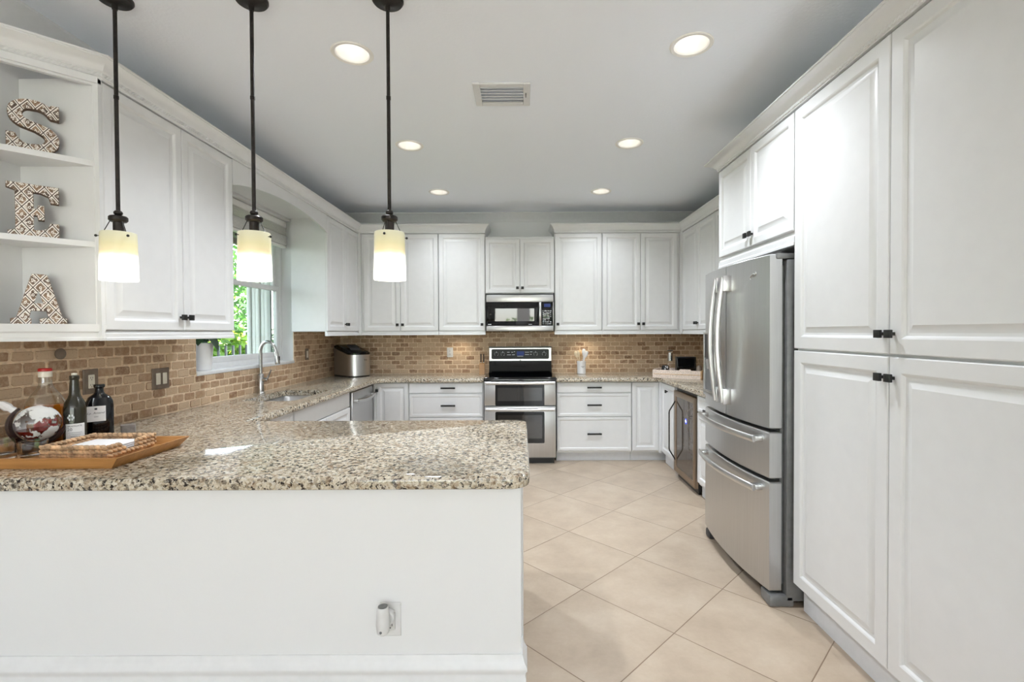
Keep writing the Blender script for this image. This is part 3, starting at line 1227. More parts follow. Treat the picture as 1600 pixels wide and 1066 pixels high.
cabinet('wall_cabinet', 'white double-door back wall cabinet nearest the right corner', (0.886, YU), 0, XUR - 0.886 - 0.022, Z0, ZU1, UD, [dict(x=(0.004, 0.432), z=(zb, zt), knob=(0.404, KZ)), dict(x=(0.432, 0.848), z=(zb, zt), knob=(0.46, KZ))], RAIL, filler='R')
# right run (faces -x); local x runs along -y
cabinet('wall_cabinet', 'white double-door wall cabinet on the right wall in the corner', (XUR, YU - 0.022), RZR, 0.92, Z0, ZU1, XR - XUR - 0.012, two(0.92, 0.46, zb, zt, KZ), RAIL)
cabinet('wall_cabinet', 'white wall cabinet on the right wall tucked behind the fridge cabinet', (XUR, YU - 0.944), RZR, YU - 0.944 - 3.345, Z0, ZU1, XR - XUR - 0.012, two(YU - 0.944 - 3.345, 0.56, zb, zt, KZ), RAIL)
# fridge cabinet and pantry
PD = XR - XP - 0.004
cabinet('wall_cabinet', 'white short double-door cabinet over the refrigerator', (XP, 3.333), RZR, 0.930, 1.888, 2.499, PD, [dict(x=(0.006, 0.470), z=(1.905, 2.494), knob=(0.442, 1.975)), dict(x=(0.470, 0.924), z=(1.905, 2.494), knob=(0.498, 1.975))], 0.055)
py0 = 2.401
pw = 1.25
seam = 0.625
cabinet('pantry_cabinet', 'tall white four-door pantry cabinet beside the refrigerator', (XP, py0), RZR, pw, 0.128, 2.499, PD,
        [dict(x=(0, seam), z=(1.316, 2.494), knob=(seam - 0.026, 1.393)), dict(x=(seam, pw), z=(1.316, 2.494), knob=(seam + 0.026, 1.393)),
         dict(x=(0, seam), z=(0.140, 1.310), knob=(seam - 0.026, 1.232)), dict(x=(seam, pw), z=(0.140, 1.310), knob=(seam + 0.026, 1.232))], 0, (0.035, 0.127), fw=0.068)

# arched valance over the window
t = thing('window_valance', 'white arched valance board bridging the cabinets over the window', 'valance', (XUL, 3.082, 2.33))
b = B()
Lv = 4.549 - 3.082
arcp = [(Lv * i / 24, 0.02 + 0.085 * math.sin(PI * i / 24) ** 0.75) for i in range(25)]
b.prism([arcp + [(Lv, 0.185), (0, 0.185)]], lambda u, v, d: (d, u, v), -0.021, -0.001)
obj('arched_board', b, M['paint'], t)
b = B()
b.box(XL - XUL + 0.004, -0.022, 0.002, Lv - 0.002, 0.150, 0.168)
obj('soffit', b, M['paint'], t)

# corner display shelves
t = thing('corner_shelf_unit', 'white open angled corner shelf unit holding the letters', 'shelf', (XL, 2.13, 0))
dxs = XUL - XL - 0.001
tri = [(0.012, -0.010), (0.012, -dxs + 0.012), (dxs - 0.002, -0.010)]
b = B()
b.box(0.011, dxs, -0.019, -0.001, 1.385, ZU1).box(0.0005, 0.0105, -dxs, -0.001, 1.416, ZU1)
b.prism([[(0.0, -dxs), (dxs, 0.0), (dxs, -0.02), (0.014, -dxs)]], lambda u, v, d: (u, v, d), 2.495, 2.517)
# slim stiles on both ends of the opening
b.prism([[(dxs, 0.0), (dxs - 0.022, -0.022), (dxs - 0.034, -0.010), (dxs - 0.02, 0.0)]], lambda u, v, d: (u, v, d), 1.40, 2.51)
obj('carcass', b, M['paint'], t)
for zz, th in ((1.445, 0.055), (1.808, 0.024), (2.160, 0.024)):
    b = B()
    b.prism([[(0.011, -0.020), (0.011, -dxs + 0.008), (dxs - 0.024, -0.020)]], lambda u, v, d: (u, v, d), zz - th, zz)
    obj('shelf_board', b, M['paint'], t)
b = B()
sweep(b, [(-0.02, 1.376), (0.004, 1.376), (0.004, 1.388), (0.001, 1.392), (0.001, 1.41), (0.006, 1.416), (0.006, 1.448), (-0.02, 1.448)], [(0.001, -dxs), (dxs, 0.0)])
obj('bottom_rail', b, M['paint'], t)
b = B()
sweep(b, [(-0.018, 2.485), (0.002, 2.485), (0.002, 2.517), (-0.018, 2.517)], [(0.001, -dxs), (dxs, 0.0)])
obj('top_rail', b, M['paint'], t)

# base cabinets
BZ0, BZ1 = 0.102, 0.866
YF = 5.165
BD = YB - YF - 0.012
KK = (0.06, 0.10)
XFL, XFR = -1.605, 1.470


def drawers(w, x0=0.002, pullx=None):
    px = pullx if pullx is not None else w / 2
    return [dict(x=(x0, w - x0), z=(0.748, 0.862), style='slab', pull=(px, 0.808)), dict(x=(x0, w - x0), z=(0.492, 0.745), style='drawer', pull=(px, 0.62)), dict(x=(x0, w - x0), z=(0.122, 0.489), style='drawer', pull=(px, 0.31))]


cabinet('drawer_cabinet', 'white three-drawer base cabinet left of the range', (-1.236, YF), 0, 0.806, BZ0, BZ1, BD, drawers(0.800, pullx=0.425), 0, KK)
cabinet('drawer_cabinet', 'white three-drawer base cabinet right of the range', (0.352, YF), 0, 0.806, BZ0, BZ1, BD, drawers(0.806), 0, KK)
cabinet('base_cabinet', 'white narrow corner base cabinet door beside the dishwasher', (XFL + 0.022, YF), 0, -1.238 - XFL - 0.022, BZ0, BZ1, BD, [dict(x=(0.0, -1.240 - XFL - 0.022), z=(0.122, 0.862), knob=(0.012, 0.785), fw=0.05)], 0, KK, filler='L')
cabinet('base_cabinet', 'white narrow corner base cabinet door right of the drawers', (1.160, YF), 0, XFR - 1.160 - 0.022, BZ0, BZ1, BD, [dict(x=(0.002, XFR - 1.160 - 0.022), z=(0.122, 0.862), fw=0.05)], 0, KK, filler='R')
# right run
BDR = XR - XFR - 0.012
KR = (0.024, 0.10)
cabinet('base_cabinet', 'white base cabinet between the back corner and the wine cooler', (XFR, YF - 0.022), RZR, YF - 0.022 - 4.69, BZ0, BZ1, BDR, [dict(x=(0.0, YF - 0.022 - 4.694), z=(0.122, 0.862), knob=(0.225, 0.79))], 0, KR)
cabinet('base_cabinet', 'white drawer-over-door base cabinet beside the refrigerator', (XFR, 4.085), RZR, 4.085 - 3.345, BZ0, BZ1, BDR, [dict(x=(0.004, 0.736), z=(0.722, 0.862), style='drawer', pull=(0.37, 0.765, 0.30)), dict(x=(0.004, 0.736), z=(0.122, 0.718), knob=(0.70, 0.66))], 0, KR)
# left run
BDL = XFL - XL - 0.012
cabinet('sink_cabinet', 'white sink base cabinet with false front beside the dishwasher', (XFL, 3.36), RZL, 1.085, BZ0, BZ1, BDL, [dict(x=(0.004, 1.081), z=(0.722, 0.862), style='slab')] + two(1.085, 0.54, 0.122, 0.718, 0.66), 0, KK, top=0.66)
cabinet('base_cabinet', 'white base cabinet hidden behind the peninsula counter', (XFL, 2.70), RZL, 0.656, BZ0, BZ1, BDL, [dict(x=(0.004, 0.652), z=(0.722, 0.862), style='drawer', pull=(0.33, 0.79)), dict(x=(0.004, 0.652), z=(0.122, 0.718), knob=(0.61, 0.66))], 0, KK)
# peninsula cabinets open toward the range (face +y)
t = thing('peninsula_cabinet', 'white base cabinets behind the knee wall under the peninsula', 'cabinet', (-1.58, 1.765, 0))
b = B()
b.box(0, 1.574, 0.0, 0.86, BZ0, BZ1)
obj('carcass', b, M['paint'], t)
b = B()
b.box(0, 1.55, 0.0, 0.80, 0, 0.10)
obj('toe_kick', b, M['kick'], t)
for k in range(3):
    b = B()
    w = 1.574 / 3
    for lp in [1]:
        loops = []
        for ins, y in [(0, 0.862)] + [(i_, 0.882 - y_) for i_, y_ in door_prof(0.055)]:
            a_, b_, c_, d_ = k * w + 0.003 + ins, (k + 1) * w - 0.003 - ins, 0.122 + ins, 0.862 - ins
            loops.append([(b_, y, c_), (a_, y, c_), (a_, y, d_), (b_, y, d_)])
        b.rings(loops)
    obj('door', b, M['paint'], t, smooth=20)

# ------------------------------------------------------------------ refrigerator
FW = 0.87
FX = 1.25
t = thing('refrigerator', 'stainless steel french door refrigerator with two freezer drawers', 'refrigerator', (FX, 3.315, 0), RZR)
BUL = 0.040


def fy(x):
    q = (x - FW / 2) / (FW / 2)
    return -BUL * (1 - q * q)


def curved(x0, x1, z0, z1, th=0.062, n=14, proud=0.0, bev=0.006):
    b = B()
    lp = []
    xs = [x0 + (x1 - x0) * i / n for i in range(n + 1)]
    for z, ins in ((z0, bev), (z0 + bev, 0), (z1 - bev, 0), (z1, bev)):
        front = [(min(max(x, x0 + ins), x1 - ins), fy(x) + ins - proud, z) for x in xs]
        back = [(x1 - ins, th, z), (x0 + ins, th, z)]
        lp.append(front + back)
    b.rings(lp)
    return b


b = B()
b.box(-0.004, FW + 0.018, 0.078, XR - FX - 0.03, 0.03, 1.765, 0.006)
b.box(0.02, FW - 0.02, 0.062, 0.078, 0.10, 1.74)
obj('body', b, M['gray'], t)
d1 = obj('door', curved(0.004, FW / 2 - 0.003, 0.905, 1.795), M['steel'], t)
d2 = obj('door', curved(FW / 2 + 0.003, FW - 0.002, 0.905, 1.795), M['steel'], t)
dr1 = obj('drawer', curved(0.004, FW - 0.002, 0.650, 0.888), M['steel'], t)
dr2 = obj('drawer', curved(0.004, FW - 0.002, 0.072, 0.632), M['steel'], t)
for par, xc in ((d1, FW / 2 - 0.052), (d2, FW / 2 + 0.052)):
    b = B()
    zs = [0.985 + 0.735 * i / 20 for i in range(21)]
    base = fy(xc)
    pts = [(xc, base - 0.040 - 0.034 * math.sin(PI * i / 20), z) for i, z in enumerate(zs)]
    b.tube(pts, 0.0135, 10, flat=(0.75, 1.25))
    for z0_, z1_ in ((0.975, 1.07), (1.635, 1.73)):
        b.box(xc - 0.017, xc + 0.017, base - 0.047, base + 0.004, z0_, z1_, 0.006)
    obj('handle', b, M['bright'], par)
for par, z in ((dr1, 0.845), (dr2, 0.590)):
    b = B()
    xs = [0.05 + (FW - 0.10) * i / 20 for i in range(21)]
    pts = [(x, fy(x) - 0.048 - 0.012 * math.sin(PI * i / 20), z) for i, x in enumerate(xs)]
    b.tube(pts, 0.0145, 10, flat=(1.25, 0.75))
    for x in (0.075, FW - 0.075):
        b.box(x - 0.022, x + 0.022, fy(x) - 0.044, fy(x) + 0.006, z - 0.014, z + 0.014, 0.005)
    obj('handle', b, M['bright'], par)
# dispenser
b = B()
xd0, xd1 = 0.085, 0.275
yd = min(fy(xd0), fy(xd1))
for (p, q, r_, s) in ((xd0, xd0 + 0.014, 0.985, 1.40), (xd1 - 0.014, xd1, 0.985, 1.40), (xd0, xd1, 0.985, 1.005), (xd0, xd1, 1.385, 1.40)):
    b.box(p, q, yd - 0.012, fy(xd0) + 0.01, r_, s, 0.003)
dp = obj('dispenser', b, M['steel'], d1)
b = B()
b.box(xd0 + 0.014, xd1 - 0.014, yd - 0.009, yd + 0.03, 1.23, 1.385)
obj('dispenser_panel', b, M['dgray'], dp)
b = B()
b.box(xd0 + 0.014, xd1 - 0.014, yd - 0.002, yd + 0.03, 1.005, 1.23)
obj('dispenser_recess', b, M['gray'], dp)
b = B()
b.tube([((xd0 + xd1) / 2, yd - 0.014, 1.225), ((xd0 + xd1) / 2, yd - 0.012, 1.16)], [0.018, 0.010], 10)
obj('dispenser_spout', b, M['chrome'], dp)
b = B()
b.box(xd0 + 0.012, xd1 - 0.012, yd - 0.014, yd + 0.03, 1.005, 1.02, 0.003)
obj('drip_tray', b, M['bright'], dp)
# swirl badge on the near door
b = B()
xb, zb_ = 0.735, 1.700
for a0, a1, rx, rz_, ox, oz in ((0.1 * PI, 1.25 * PI, 0.022, 0.012, -0.004, -0.004), (-0.9 * PI, 0.3 * PI, 0.016, 0.010, 0.008, 0.006)):
    pts = []
    for i in range(13):
        a = a0 + (a1 - a0) * i / 12
        x = xb + ox + rx * math.cos(a)
        pts.append((x, fy(x) - 0.002, zb_ + oz + rz_ * math.sin(a) + 0.25 * (x - xb)))
    b.tube(pts, [0.0014 + 0.0034 * math.sin(PI * i / 12) for i in range(13)], 8)
obj('badge', b, M['bright'], d2)
b = B()
b.box(FW - 0.10, FW + 0.008, 0.030, 0.20, 1.770, 1.798, 0.006).box(0.0, 0.08, 0.030, 0.20, 1.770, 1.798, 0.006)
obj('hinge_cover', b, M['gray'], t)
b = B()
b.box(FW - 0.085, FW + 0.018, -0.006, 0.12, 0.0, 0.062, 0.012)
obj('foot', b, M['gray'], t)
b = B()
b.box(0.01, 0.09, -0.006, 0.12, 0.0, 0.062, 0.018)
obj('foot', b, M['dgray'], t)
b = B()
b.box(0.10, FW - 0.09, 0.05, 0.077, 0.005, 0.069)
obj('base_grille', b, M['bplastic'], t)

# ------------------------------------------------------------------ range
t = thing('range', 'stainless steel double oven range with black glass cooktop', 'range', (-0.420, 5.092, 0))
RW = 0.760
b = B()
b.box(0.004, RW - 0.004, 0.030, 0.66, 0.06, 0.885)
obj('body', b, M['gray'], t)
b = B()
b.box(0.02, RW - 0.02, 0.05, 0.60, 0.0, 0.058)
obj('base', b, M['bplastic'], t)
b = B()
b.rings([[(p[0], p[1], z) for p in rrect(-0.003 + d, RW + 0.003 - d, -0.012 + d, 0.60 - d, 0.012)] for z, d in ((0.888, 0.004), (0.892, 0), (0.918, 0), (0.926, 0.005), (0.928, 0.016), (0.926, 0.022))])
ct = obj('cooktop', b, M['bglass'], t)
# backguard
b = B()
b.rings([[(x, y, z) for y, z in ((0.56, 0.928), (0.585, 0.955), (0.600, 1.060), (0.66, 1.060), (0.66, 0.928))] for x in (0.012, RW - 0.012)])
obj('backguard', b, M['bglass'], t)
b = B()
b.panel(0.012, RW - 0.012, 1.062, 1.222, [(0, 0.585), (0.005, 0.578), (0.02, 0.578)], 0.66)
cp = obj('control_panel', b, M['bright'], t)
b = B()
b.box(0.010, RW - 0.010, 0.580, 0.665, 1.2235, 1.232)
obj('top_cap', b, M['bplastic'], cp)
b = B()
b.prism([rrect(0.042, RW - 0.042, 1.088, 1.205, 0.016)], lambda u, v, d: (u, d, v), 0.570, 0.579)
pg = obj('touch_panel', b, M['panelglass'], cp)
for x in (0.10, 0.175, RW - 0.20, RW - 0.10):
    b = B()
    for a0 in range(0, 300, 60):
        lp = []
        for r in (0.019, 0.022):
            pass
        pts0 = [(x + 0.022 * math.cos(math.radians(a0 - 60 + k * 12)), 0.5695, 1.147 + 0.022 * math.sin(math.radians(a0 - 60 + k * 12))) for k in range(5)]
        b.tube(pts0, 0.0011, 5)
    b.box(x - 0.0015, x + 0.0015, 0.5690, 0.5700, 1.158, 1.180)
    obj('burner_mark', b, M['lightmark'], pg)
b = B()
for (x, z, w) in ((0.225, 1.165, 0.03), (0.275, 1.165, 0.02), (0.305, 1.172, 0.012), (0.225, 1.135, 0.045), (0.285, 1.135, 0.03), (0.435, 1.165, 0.05), (0.495, 1.168, 0.028), (0.435, 1.137, 0.05), (0.495, 1.139, 0.02), (0.345, 1.118, 0.07)):
    b.box(x, x + w, 0.5692, 0.5698, z, z + 0.005)
obj('key_print', b, M['lightmark'], pg)
b = B()
b.box(0.34, 0.425, 0.5688, 0.5699, 1.128, 1.178)
obj('display', b, M['dim_led'], pg)
b = B()
b.lathe([(0.008, 0), (0.008, 0.002), (0.0005, 0.003)], n=16, M=Matrix.Rotation(PI / 2, 4, 'X'), c=(RW / 2, 0.578, 1.075))
obj('badge', b, M['gray'], cp)


def oven_door(z0, z1, wz0, wz1, hz):
    b = B()
    b.box(0.002, RW - 0.002, 0.0, 0.028, z0, z1, 0.004)
    dd = obj('oven_door', b, M['steel'], t)
    b = B()
    b.prism([rrect(0.118, RW - 0.122, wz0, wz1, 0.012)], lambda u, v, d: (u, d, v), -0.003, 0.002)
    wn_ = obj('window_glass', b, M['bglass'], dd)
    b = B()
    b.prism([[(0.142, wz0 + 0.05), (RW - 0.146, wz0 + 0.05), (RW - 0.146, wz1 - 0.035), (0.142, wz1 - 0.035)]], lambda u, v, d: (u, d, v), -0.0036, -0.0025)
    obj('viewing_pane', b, M['ovenpane'], wn_)
    b = B()
    pts = [(0.02 + (RW - 0.04) * i / 20, -0.036 - 0.022 * math.sin(PI * i / 20), hz) for i in range(21)]
    b.tube(pts, 0.015, 12, flat=(1.15, 0.8))
    for x in (0.035, RW - 0.035):
        b.box(x - 0.02, x + 0.02, -0.036, 0.002, hz - 0.014, hz + 0.014, 0.005)
    obj('handle', b, M['bright'], dd)


M['ovenpane'] = plain('oven_viewing_glass', (38, 36, 34), 0.03, 0.0, 0.1, spec=1.0)
oven_door(0.626, 0.884, 0.626, 0.850, 0.868)
oven_door(0.075, 0.616, 0.226, 0.560, 0.588)

# ------------------------------------------------------------------ microwave
MWW = 0.752
t = thing('microwave', 'stainless over-the-range microwave mounted above the cooktop', 'microwave', (-0.415, 5.385, 1.412))
MH = 0.420
b = B()
b.box(0.004, MWW - 0.004, 0.014, YB - 5.385 - 0.014, 0.0, MH, 0.003)
obj('body', b, M['dgray'], t)
b = B()
b.box(0.0, MWW, -0.006, 0.013, MH - 0.092, MH - 0.012, 0.006)
obj('top_panel', b, M['steelx'], t)
b = B()
b.box(0.0, MWW, -0.006, 0.013, 0.004, 0.062, 0.006)
obj('bottom_panel', b, M['steelx'], t)
zd0, zd1 = 0.064, MH - 0.094
b = B()
b.box(0.002, 0.585, -0.004, 0.013, zd0, zd1, 0.004)
md = obj('door', b, M['bglass'], t)
b = B()
b.prism([rrect(0.095, 0.535, zd0 + 0.05, zd1 - 0.07, 0.006)], lambda u, v, d: (u, d, v), -0.0055, -0.003)
obj('viewing_pane', b, M['ovenpane'], md)
b = B()
b.tube([(0.602, -0.006, zd0 + 0.01), (0.602, -0.030, zd0 + 0.05), (0.602, -0.038, (zd0 + zd1) / 2), (0.602, -0.030, zd1 - 0.05), (0.602, -0.006, zd1 - 0.01)], 0.013, 10, flat=(0.9, 1.1))
b.box(0.589, 0.615, -0.006, 0.012, zd0, zd1, 0.003)
obj('handle', b, M['bright'], md)
b = B()
b.box(0.618, MWW - 0.010, -0.004, 0.013, zd0, zd1, 0.003)
kp = obj('keypad', b, M['bglass'], t)
b = B()
b.box(MWW - 0.009, MWW, -0.006, 0.013, zd0, zd1, 0.002)
obj('side_trim', b, M['steelx'], t)
b = B()
b.box(0.645, 0.715, -0.0052, -0.0038, zd1 - 0.055, zd1 - 0.018)
obj('display', b, M['dim_led'], kp)
rk = random.Random(3)
b = B()
for r in range(8):
    for c in range(5):
        x = 0.630 + c * 0.0205
        z = zd0 + 0.016 + r * 0.0205
        if rk.random() < 0.86:
            w = rk.uniform(0.006, 0.014)
            h = rk.uniform(0.004, 0.011)
            b.box(x, x + w, -0.0050, -0.0038, z, z + h)
obj('key_print', b, M['lightmark'], kp)
b = B()
b.box(0.018, 0.055, -0.0050, -0.0038, zd0 + 0.012, zd0 + 0.018).box(0.47, 0.51, -0.0050, -0.0038, zd0 + 0.012, zd0 + 0.016)
obj('badge', b, M['lightmark'], md)
b = B()
pts = [(MWW / 2 + 0.012 * math.cos(2 * PI * k / 16), -0.007, MH - 0.052 + 0.016 * math.sin(2 * PI * k / 16)) for k in range(14)]
b.tube(pts, 0.002, 6)
obj('badge', b, M['bright'], t)

# ------------------------------------------------------------------ dishwasher
t = thing('dishwasher', 'stainless steel dishwasher with bowed handle between sink and corner', 'dishwasher', (XFL, 4.455, 0), RZL)
DW = 0.610
b = B()
b.box(0.004, DW - 0.004, 0.02, 0.57, 0.02, 0.862)
obj('body', b, M['dgray'], t)
b = B()
b.box(0.006, DW - 0.006, -0.018, 0.018, 0.11, 0.852, 0.005)
dd = obj('door', b, M['steel'], t)
b = B()
pts = [(0.05 + (DW - 0.10) * i / 20, -0.050 - 0.016 * math.sin(PI * i / 20), 0.765 - 0.012 * math.sin(PI * i / 20)) for i in range(21)]
b.tube(pts, 0.016, 10, flat=(1.1, 0.7))
for x in (0.062, DW - 0.062):
    b.box(x - 0.018, x + 0.018, -0.050, -0.015, 0.752, 0.780, 0.004)
obj('handle', b, M['bright'], dd)
b = B()
b.box(0.006, DW - 0.006, 0.03, 0.05, 0.0, 0.105)
obj('kick_plate', b, M['bplastic'], t)

# ------------------------------------------------------------------ wine cooler
t = thing('wine_cooler', 'bronze-framed glass door wine cooler under the right counter', 'cooler', (XFR - 0.012, 4.682, 0), RZR)
WW = 0.585
b = B()
b.box(0.006, WW - 0.006, 0.032, 0.60, 0.03, 0.856)
obj('body', b, M['bplastic'], t)
b = B()
b.rings([[(p[0], y, p[1]) for p in rrect(0.0 + i, WW - i, 0.055 + i, 0.835 - i, 0.006 if i < 0.04 else 0.003, 3)] for i, y in ((0.0, 0.028), (0.0, 0.002), (0.003, 0.0), (0.052, 0.0), (0.056, 0.008))], False, False)
fr = obj('door_frame', b, M['bronzesteel'], t)
b = B()
b.box(0.054, WW - 0.054, 0.007, 0.012, 0.109, 0.781)
gl = obj('door_glass', b, M['smoke'], fr)
b = B()
pts = [(0.045, 0.002, 0.735), (0.045, -0.055, 0.64), (0.045, -0.058, 0.62), (0.045, -0.058, 0.28), (0.045, -0.055, 0.26), (0.045, 0.002, 0.165)]
b.tube(pts, 0.0065, 8)
obj('handle', b, M['black'], fr)
b = B()
b.lathe([(0.026, 0), (0.026, 0.001), (0.0005, 0.001)], n=24, M=Matrix.Rotation(PI / 2, 4, 'X'), c=(0.335, 0.0065, 0.590))
dg_ = obj('display', b, M['blue_led'], gl)
b = B()
b.text('8', 0.034, Matrix.Translation((0.335, 0.0045, 0.590)) @ Matrix.Rotation(PI / 2, 4, 'X') @ Matrix.Rotation(0.5, 4, 'Z'), 0.0004)
obj('digit', b, M['white_led'], dg_)
b = B()
b.box(0.02, WW - 0.02, 0.04, 0.06, 0.0, 0.029)
obj('base', b, M['bplastic'], t)

# ------------------------------------------------------------------ ceiling fittings
first = None
for i, (x, y, where) in enumerate(DL):
    t = thing('recessed_downlight', 'round white recessed ceiling light ' + where, 'ceiling light', (x, y, ZC), 0, 'recessed ceiling lights')
    b = B()
    b.lathe([(0.080, 0.004), (0.084, -0.004), (0.100, -0.007), (0.104, -0.003), (0.104, 0.0)], n=36, cap0=False, cap1=False)
    obj('trim_ring', b, M['cone'], t)
    b = B()
    b.lathe([(0.080, 0.002), (0.077, 0.02), (0.064, 0.070), (0.050, 0.092)], n=36, cap0=False, cap1=False)
    obj('reflector', b, M['cone'], t)
    b = B()
    b.lathe([(0.052, 0.092), (0.04, 0.089), (0.0005, 0.087)], n=30, cap0=False)
    obj('lens', b, M['lamp'], t)
    l = bpy.data.lights.new('downlight', 'SPOT')
    l.energy = 48 if y < 4.5 else 22
    l.color = (0.90, 0.945, 1.0)
    l.spot_size = math.radians(135)
    l.spot_blend = 1.0
    l.shadow_soft_size = 0.05
    lo = bpy.data.objects.new('downlight_lamp', l)
    lo.location = (x, y, ZC - 0.004)
    COL.objects.link(lo)

t = thing('ceiling_vent', 'white rectangular air vent in the ceiling', 'vent', (-0.12, 2.88, ZC))
b = B()
lw, ld = 0.165, 0.135
for (p, q, r_, s) in ((-lw, -lw + 0.04, -ld, ld), (lw - 0.04, lw, -ld, ld), (-lw + 0.04, lw - 0.04, -ld, -ld + 0.04), (-lw + 0.04, lw - 0.04, ld - 0.04, ld)):
    b.box(p, q, r_, s, -0.012, -0.0005, 0.003, 1)
obj('frame', b, M['trim'], t)
for k in range(6):
    b = B()
    y = -0.085 + k * 0.034
    b.prism([[(y - 0.014, -0.016), (y + 0.010, -0.004), (y + 0.010, -0.002), (y - 0.014, -0.014)]], lambda u, v, d: (d, u, v), -lw + 0.04, lw - 0.04)
    obj('louver', b, M['trim'], t)
b = B()
b.box(lw - 0.028, lw - 0.022, -0.03, 0.0, -0.024, -0.012)
obj('lever', b, M['gray'], t)

# pendants
for i, (x, y, where) in enumerate(((-1.715, 2.05, 'in front of the letter shelves'), (-1.145, 2.06, 'in front of the window'), (-0.570, 2.065, 'over the open end of the peninsula'))):
    t = thing('pendant_lamp', 'amber and white glass pendant lamp hanging ' + where, 'pendant lamp', (x, y, 0), 0, 'pendant lamps over the peninsula')
    b = B()
    b.lathe([(0.066, ZC - 0.0005), (0.066, ZC - 0.008), (0.060, ZC - 0.016), (0.030, ZC - 0.022), (0.012, ZC - 0.030), (0.010, ZC - 0.05)], n=32)
    obj('canopy', b, M['bronze'], t)
    b = B()
    b.tube([(0, 0, ZC - 0.048), (0, 0, 1.925)], 0.0078, 12)
    b.lathe([(0.0078, 2.395), (0.0095, 2.397), (0.0095, 2.41), (0.0078, 2.412)], n=12)
    obj('rod', b, M['bronze'], t)
    b = B()
    b.sphere((0, 0, 1.917), 0.0165, 16, 8, (1, 1, 0.75))
    b.lathe([(0.012, 1.904), (0.030, 1.903), (0.034, 1.898), (0.034, 1.886), (0.028, 1.879), (0.019, 1.877), (0.019, 1.80), (0.021, 1.795)], n=24)
    obj('socket', b, M['bronze'], t)
    b = B()
    a0 = (0.6, 0.95, -0.55)[i]
    for k in range(3):
        a = a0 + 2 * PI * k / 3 + PI
        c, s = math.cos(a), math.sin(a)
        b.tube([(0.027 * c, 0.027 * s, 1.882), (0.054 * c, 0.054 * s, 1.822), (0.064 * c, 0.064 * s, 1.815), (0.072 * c, 0.072 * s, 1.815)], 0.0018, 6)
        b.sphere((0.073 * c, 0.073 * s, 1.815), 0.0055, 8, 6)
    obj('wire_hanger', b, M['black'], t)
    b = B()
    b.lathe([(0.058, 1.829), (0.0615, 1.833), (0.063, 1.828), (0.0645, 1.75), (0.067, 1.66), (0.0675, 1.634), (0.066, 1.630), (0.0635, 1.634), (0.061, 1.75), (0.0595, 1.826)], n=40, cap0=False, cap1=False)
    obj('glass_shade', b, M['shade'], t)
    b = B()
    b.sphere((0, 0, 1.72), 0.026, 14, 10, (1, 1, 1.5))
    obj('bulb', b, M['bulb'], t)

# under-cabinet puck lights
for x, y, z in ((-0.74, 5.60, 1.405), (0.73, 5.60, 1.405)):
    l = bpy.data.lights.new('puck_light', 'SPOT')
    l.energy = 2.2
    l.color = (1.0, 0.88, 0.70)
    l.spot_size = math.radians(130)
    l.spot_blend = 0.8
    l.shadow_soft_size = 0.03
    lo = bpy.data.objects.new('puck_light', l)
    lo.location = (x, y, z)
    COL.objects.link(lo)

# ------------------------------------------------------------------ decorative letters
def letter(name, label, z, loops, W=0.160, H=0.220, off=0.0):
    # stands parallel to the slanted shelf front
    c0 = Vector((-2.100 + off, 1.965 + off))
    t = thing(name, label, 'decorative letter', (c0.x, c0.y, z), PI / 4, 'carved wooden letters on the corner shelves')
    lp = [[(p[0] * W, p[1] * H) for p in l_] for l_ in loops]
    b = B()
    b.prism(lp, lambda u, v, d: (u, d, v), 0.0, 0.030)
    obj('side', b, M['letter_side'], t, smooth=20)
    b = B()
    b.prism([offset_loop(lp[0], 0.0012)] + lp[1:], lambda u, v, d: (u, d, v), -0.003, 0.0005)
    obj('carved_face', b, M['letter'], t, smooth=20)
    return t


def arcp_(cx, cy, rx, ry, a0, a1, n):
    return [(cx + rx * math.cos(math.radians(a0 + (a1 - a0) * k / n)), cy + ry * math.sin(math.radians(a0 + (a1 - a0) * k / n))) for k in range(n + 1)]


# outline of a heavy slab S, traced once round: outer top bowl, spine, outer bottom bowl, inner edges
S = [(0.98, 0.70), (0.98, 0.97), (0.84, 0.97), (0.80, 0.93)]
S += arcp_(0.50, 0.735, 0.45, 0.265, 62, 180, 10)
S += arcp_(0.45, 0.70, 0.40, 0.255, 184, 246, 5)
S += [(0.52, 0.42)]
S += arcp_(0.55, 0.285, 0.16, 0.105, 62, -90, 7)
S += arcp_(0.46, 0.30, 0.25, 0.14, -100, -165, 4)
S += [(0.18, 0.33), (0.02, 0.33), (0.02, 0.03), (0.16, 0.03), (0.20, 0.07)]
S += arcp_(0.52, 0.275, 0.46, 0.275, 240, 360, 10)
S += arcp_(0.56, 0.30, 0.42, 0.27, 4, 64, 5)
S += [(0.48, 0.60)]
S += arcp_(0.45, 0.715, 0.14, 0.105, 242, 90, 7)
S += arcp_(0.54, 0.70, 0.24, 0.13, 80, 15, 4)
S += [(0.82, 0.70)]
area_s = sum(S[k - 1][0] * S[k][1] - S[k][0] * S[k - 1][1] for k in range(len(S)))
if area_s < 0:
    S = S[::-1]
letter('letter_s', 'carved brown and white letter S on the top corner shelf', 2.1605, [S], 0.165, 0.222)
Ep = [(0.02, 0), (0.98, 0), (0.98, 0.30), (0.80, 0.30), (0.76, 0.20), (0.62, 0.15), (0.50, 0.15), (0.50, 0.42), (0.56, 0.42), (0.58, 0.34), (0.70, 0.34), (0.70, 0.62), (0.58, 0.62), (0.56, 0.55), (0.50, 0.55), (0.50, 0.85), (0.62, 0.85), (0.78, 0.80), (0.82, 0.68), (0.98, 0.68), (0.98, 1.0), (0.0, 1.0), (0.0, 0.90), (0.16, 0.86), (0.16, 0.14), (0.02, 0.10)]
letter('letter_e', 'carved brown and white letter E on the middle corner shelf', 1.8085, [Ep], 0.160, 0.222)
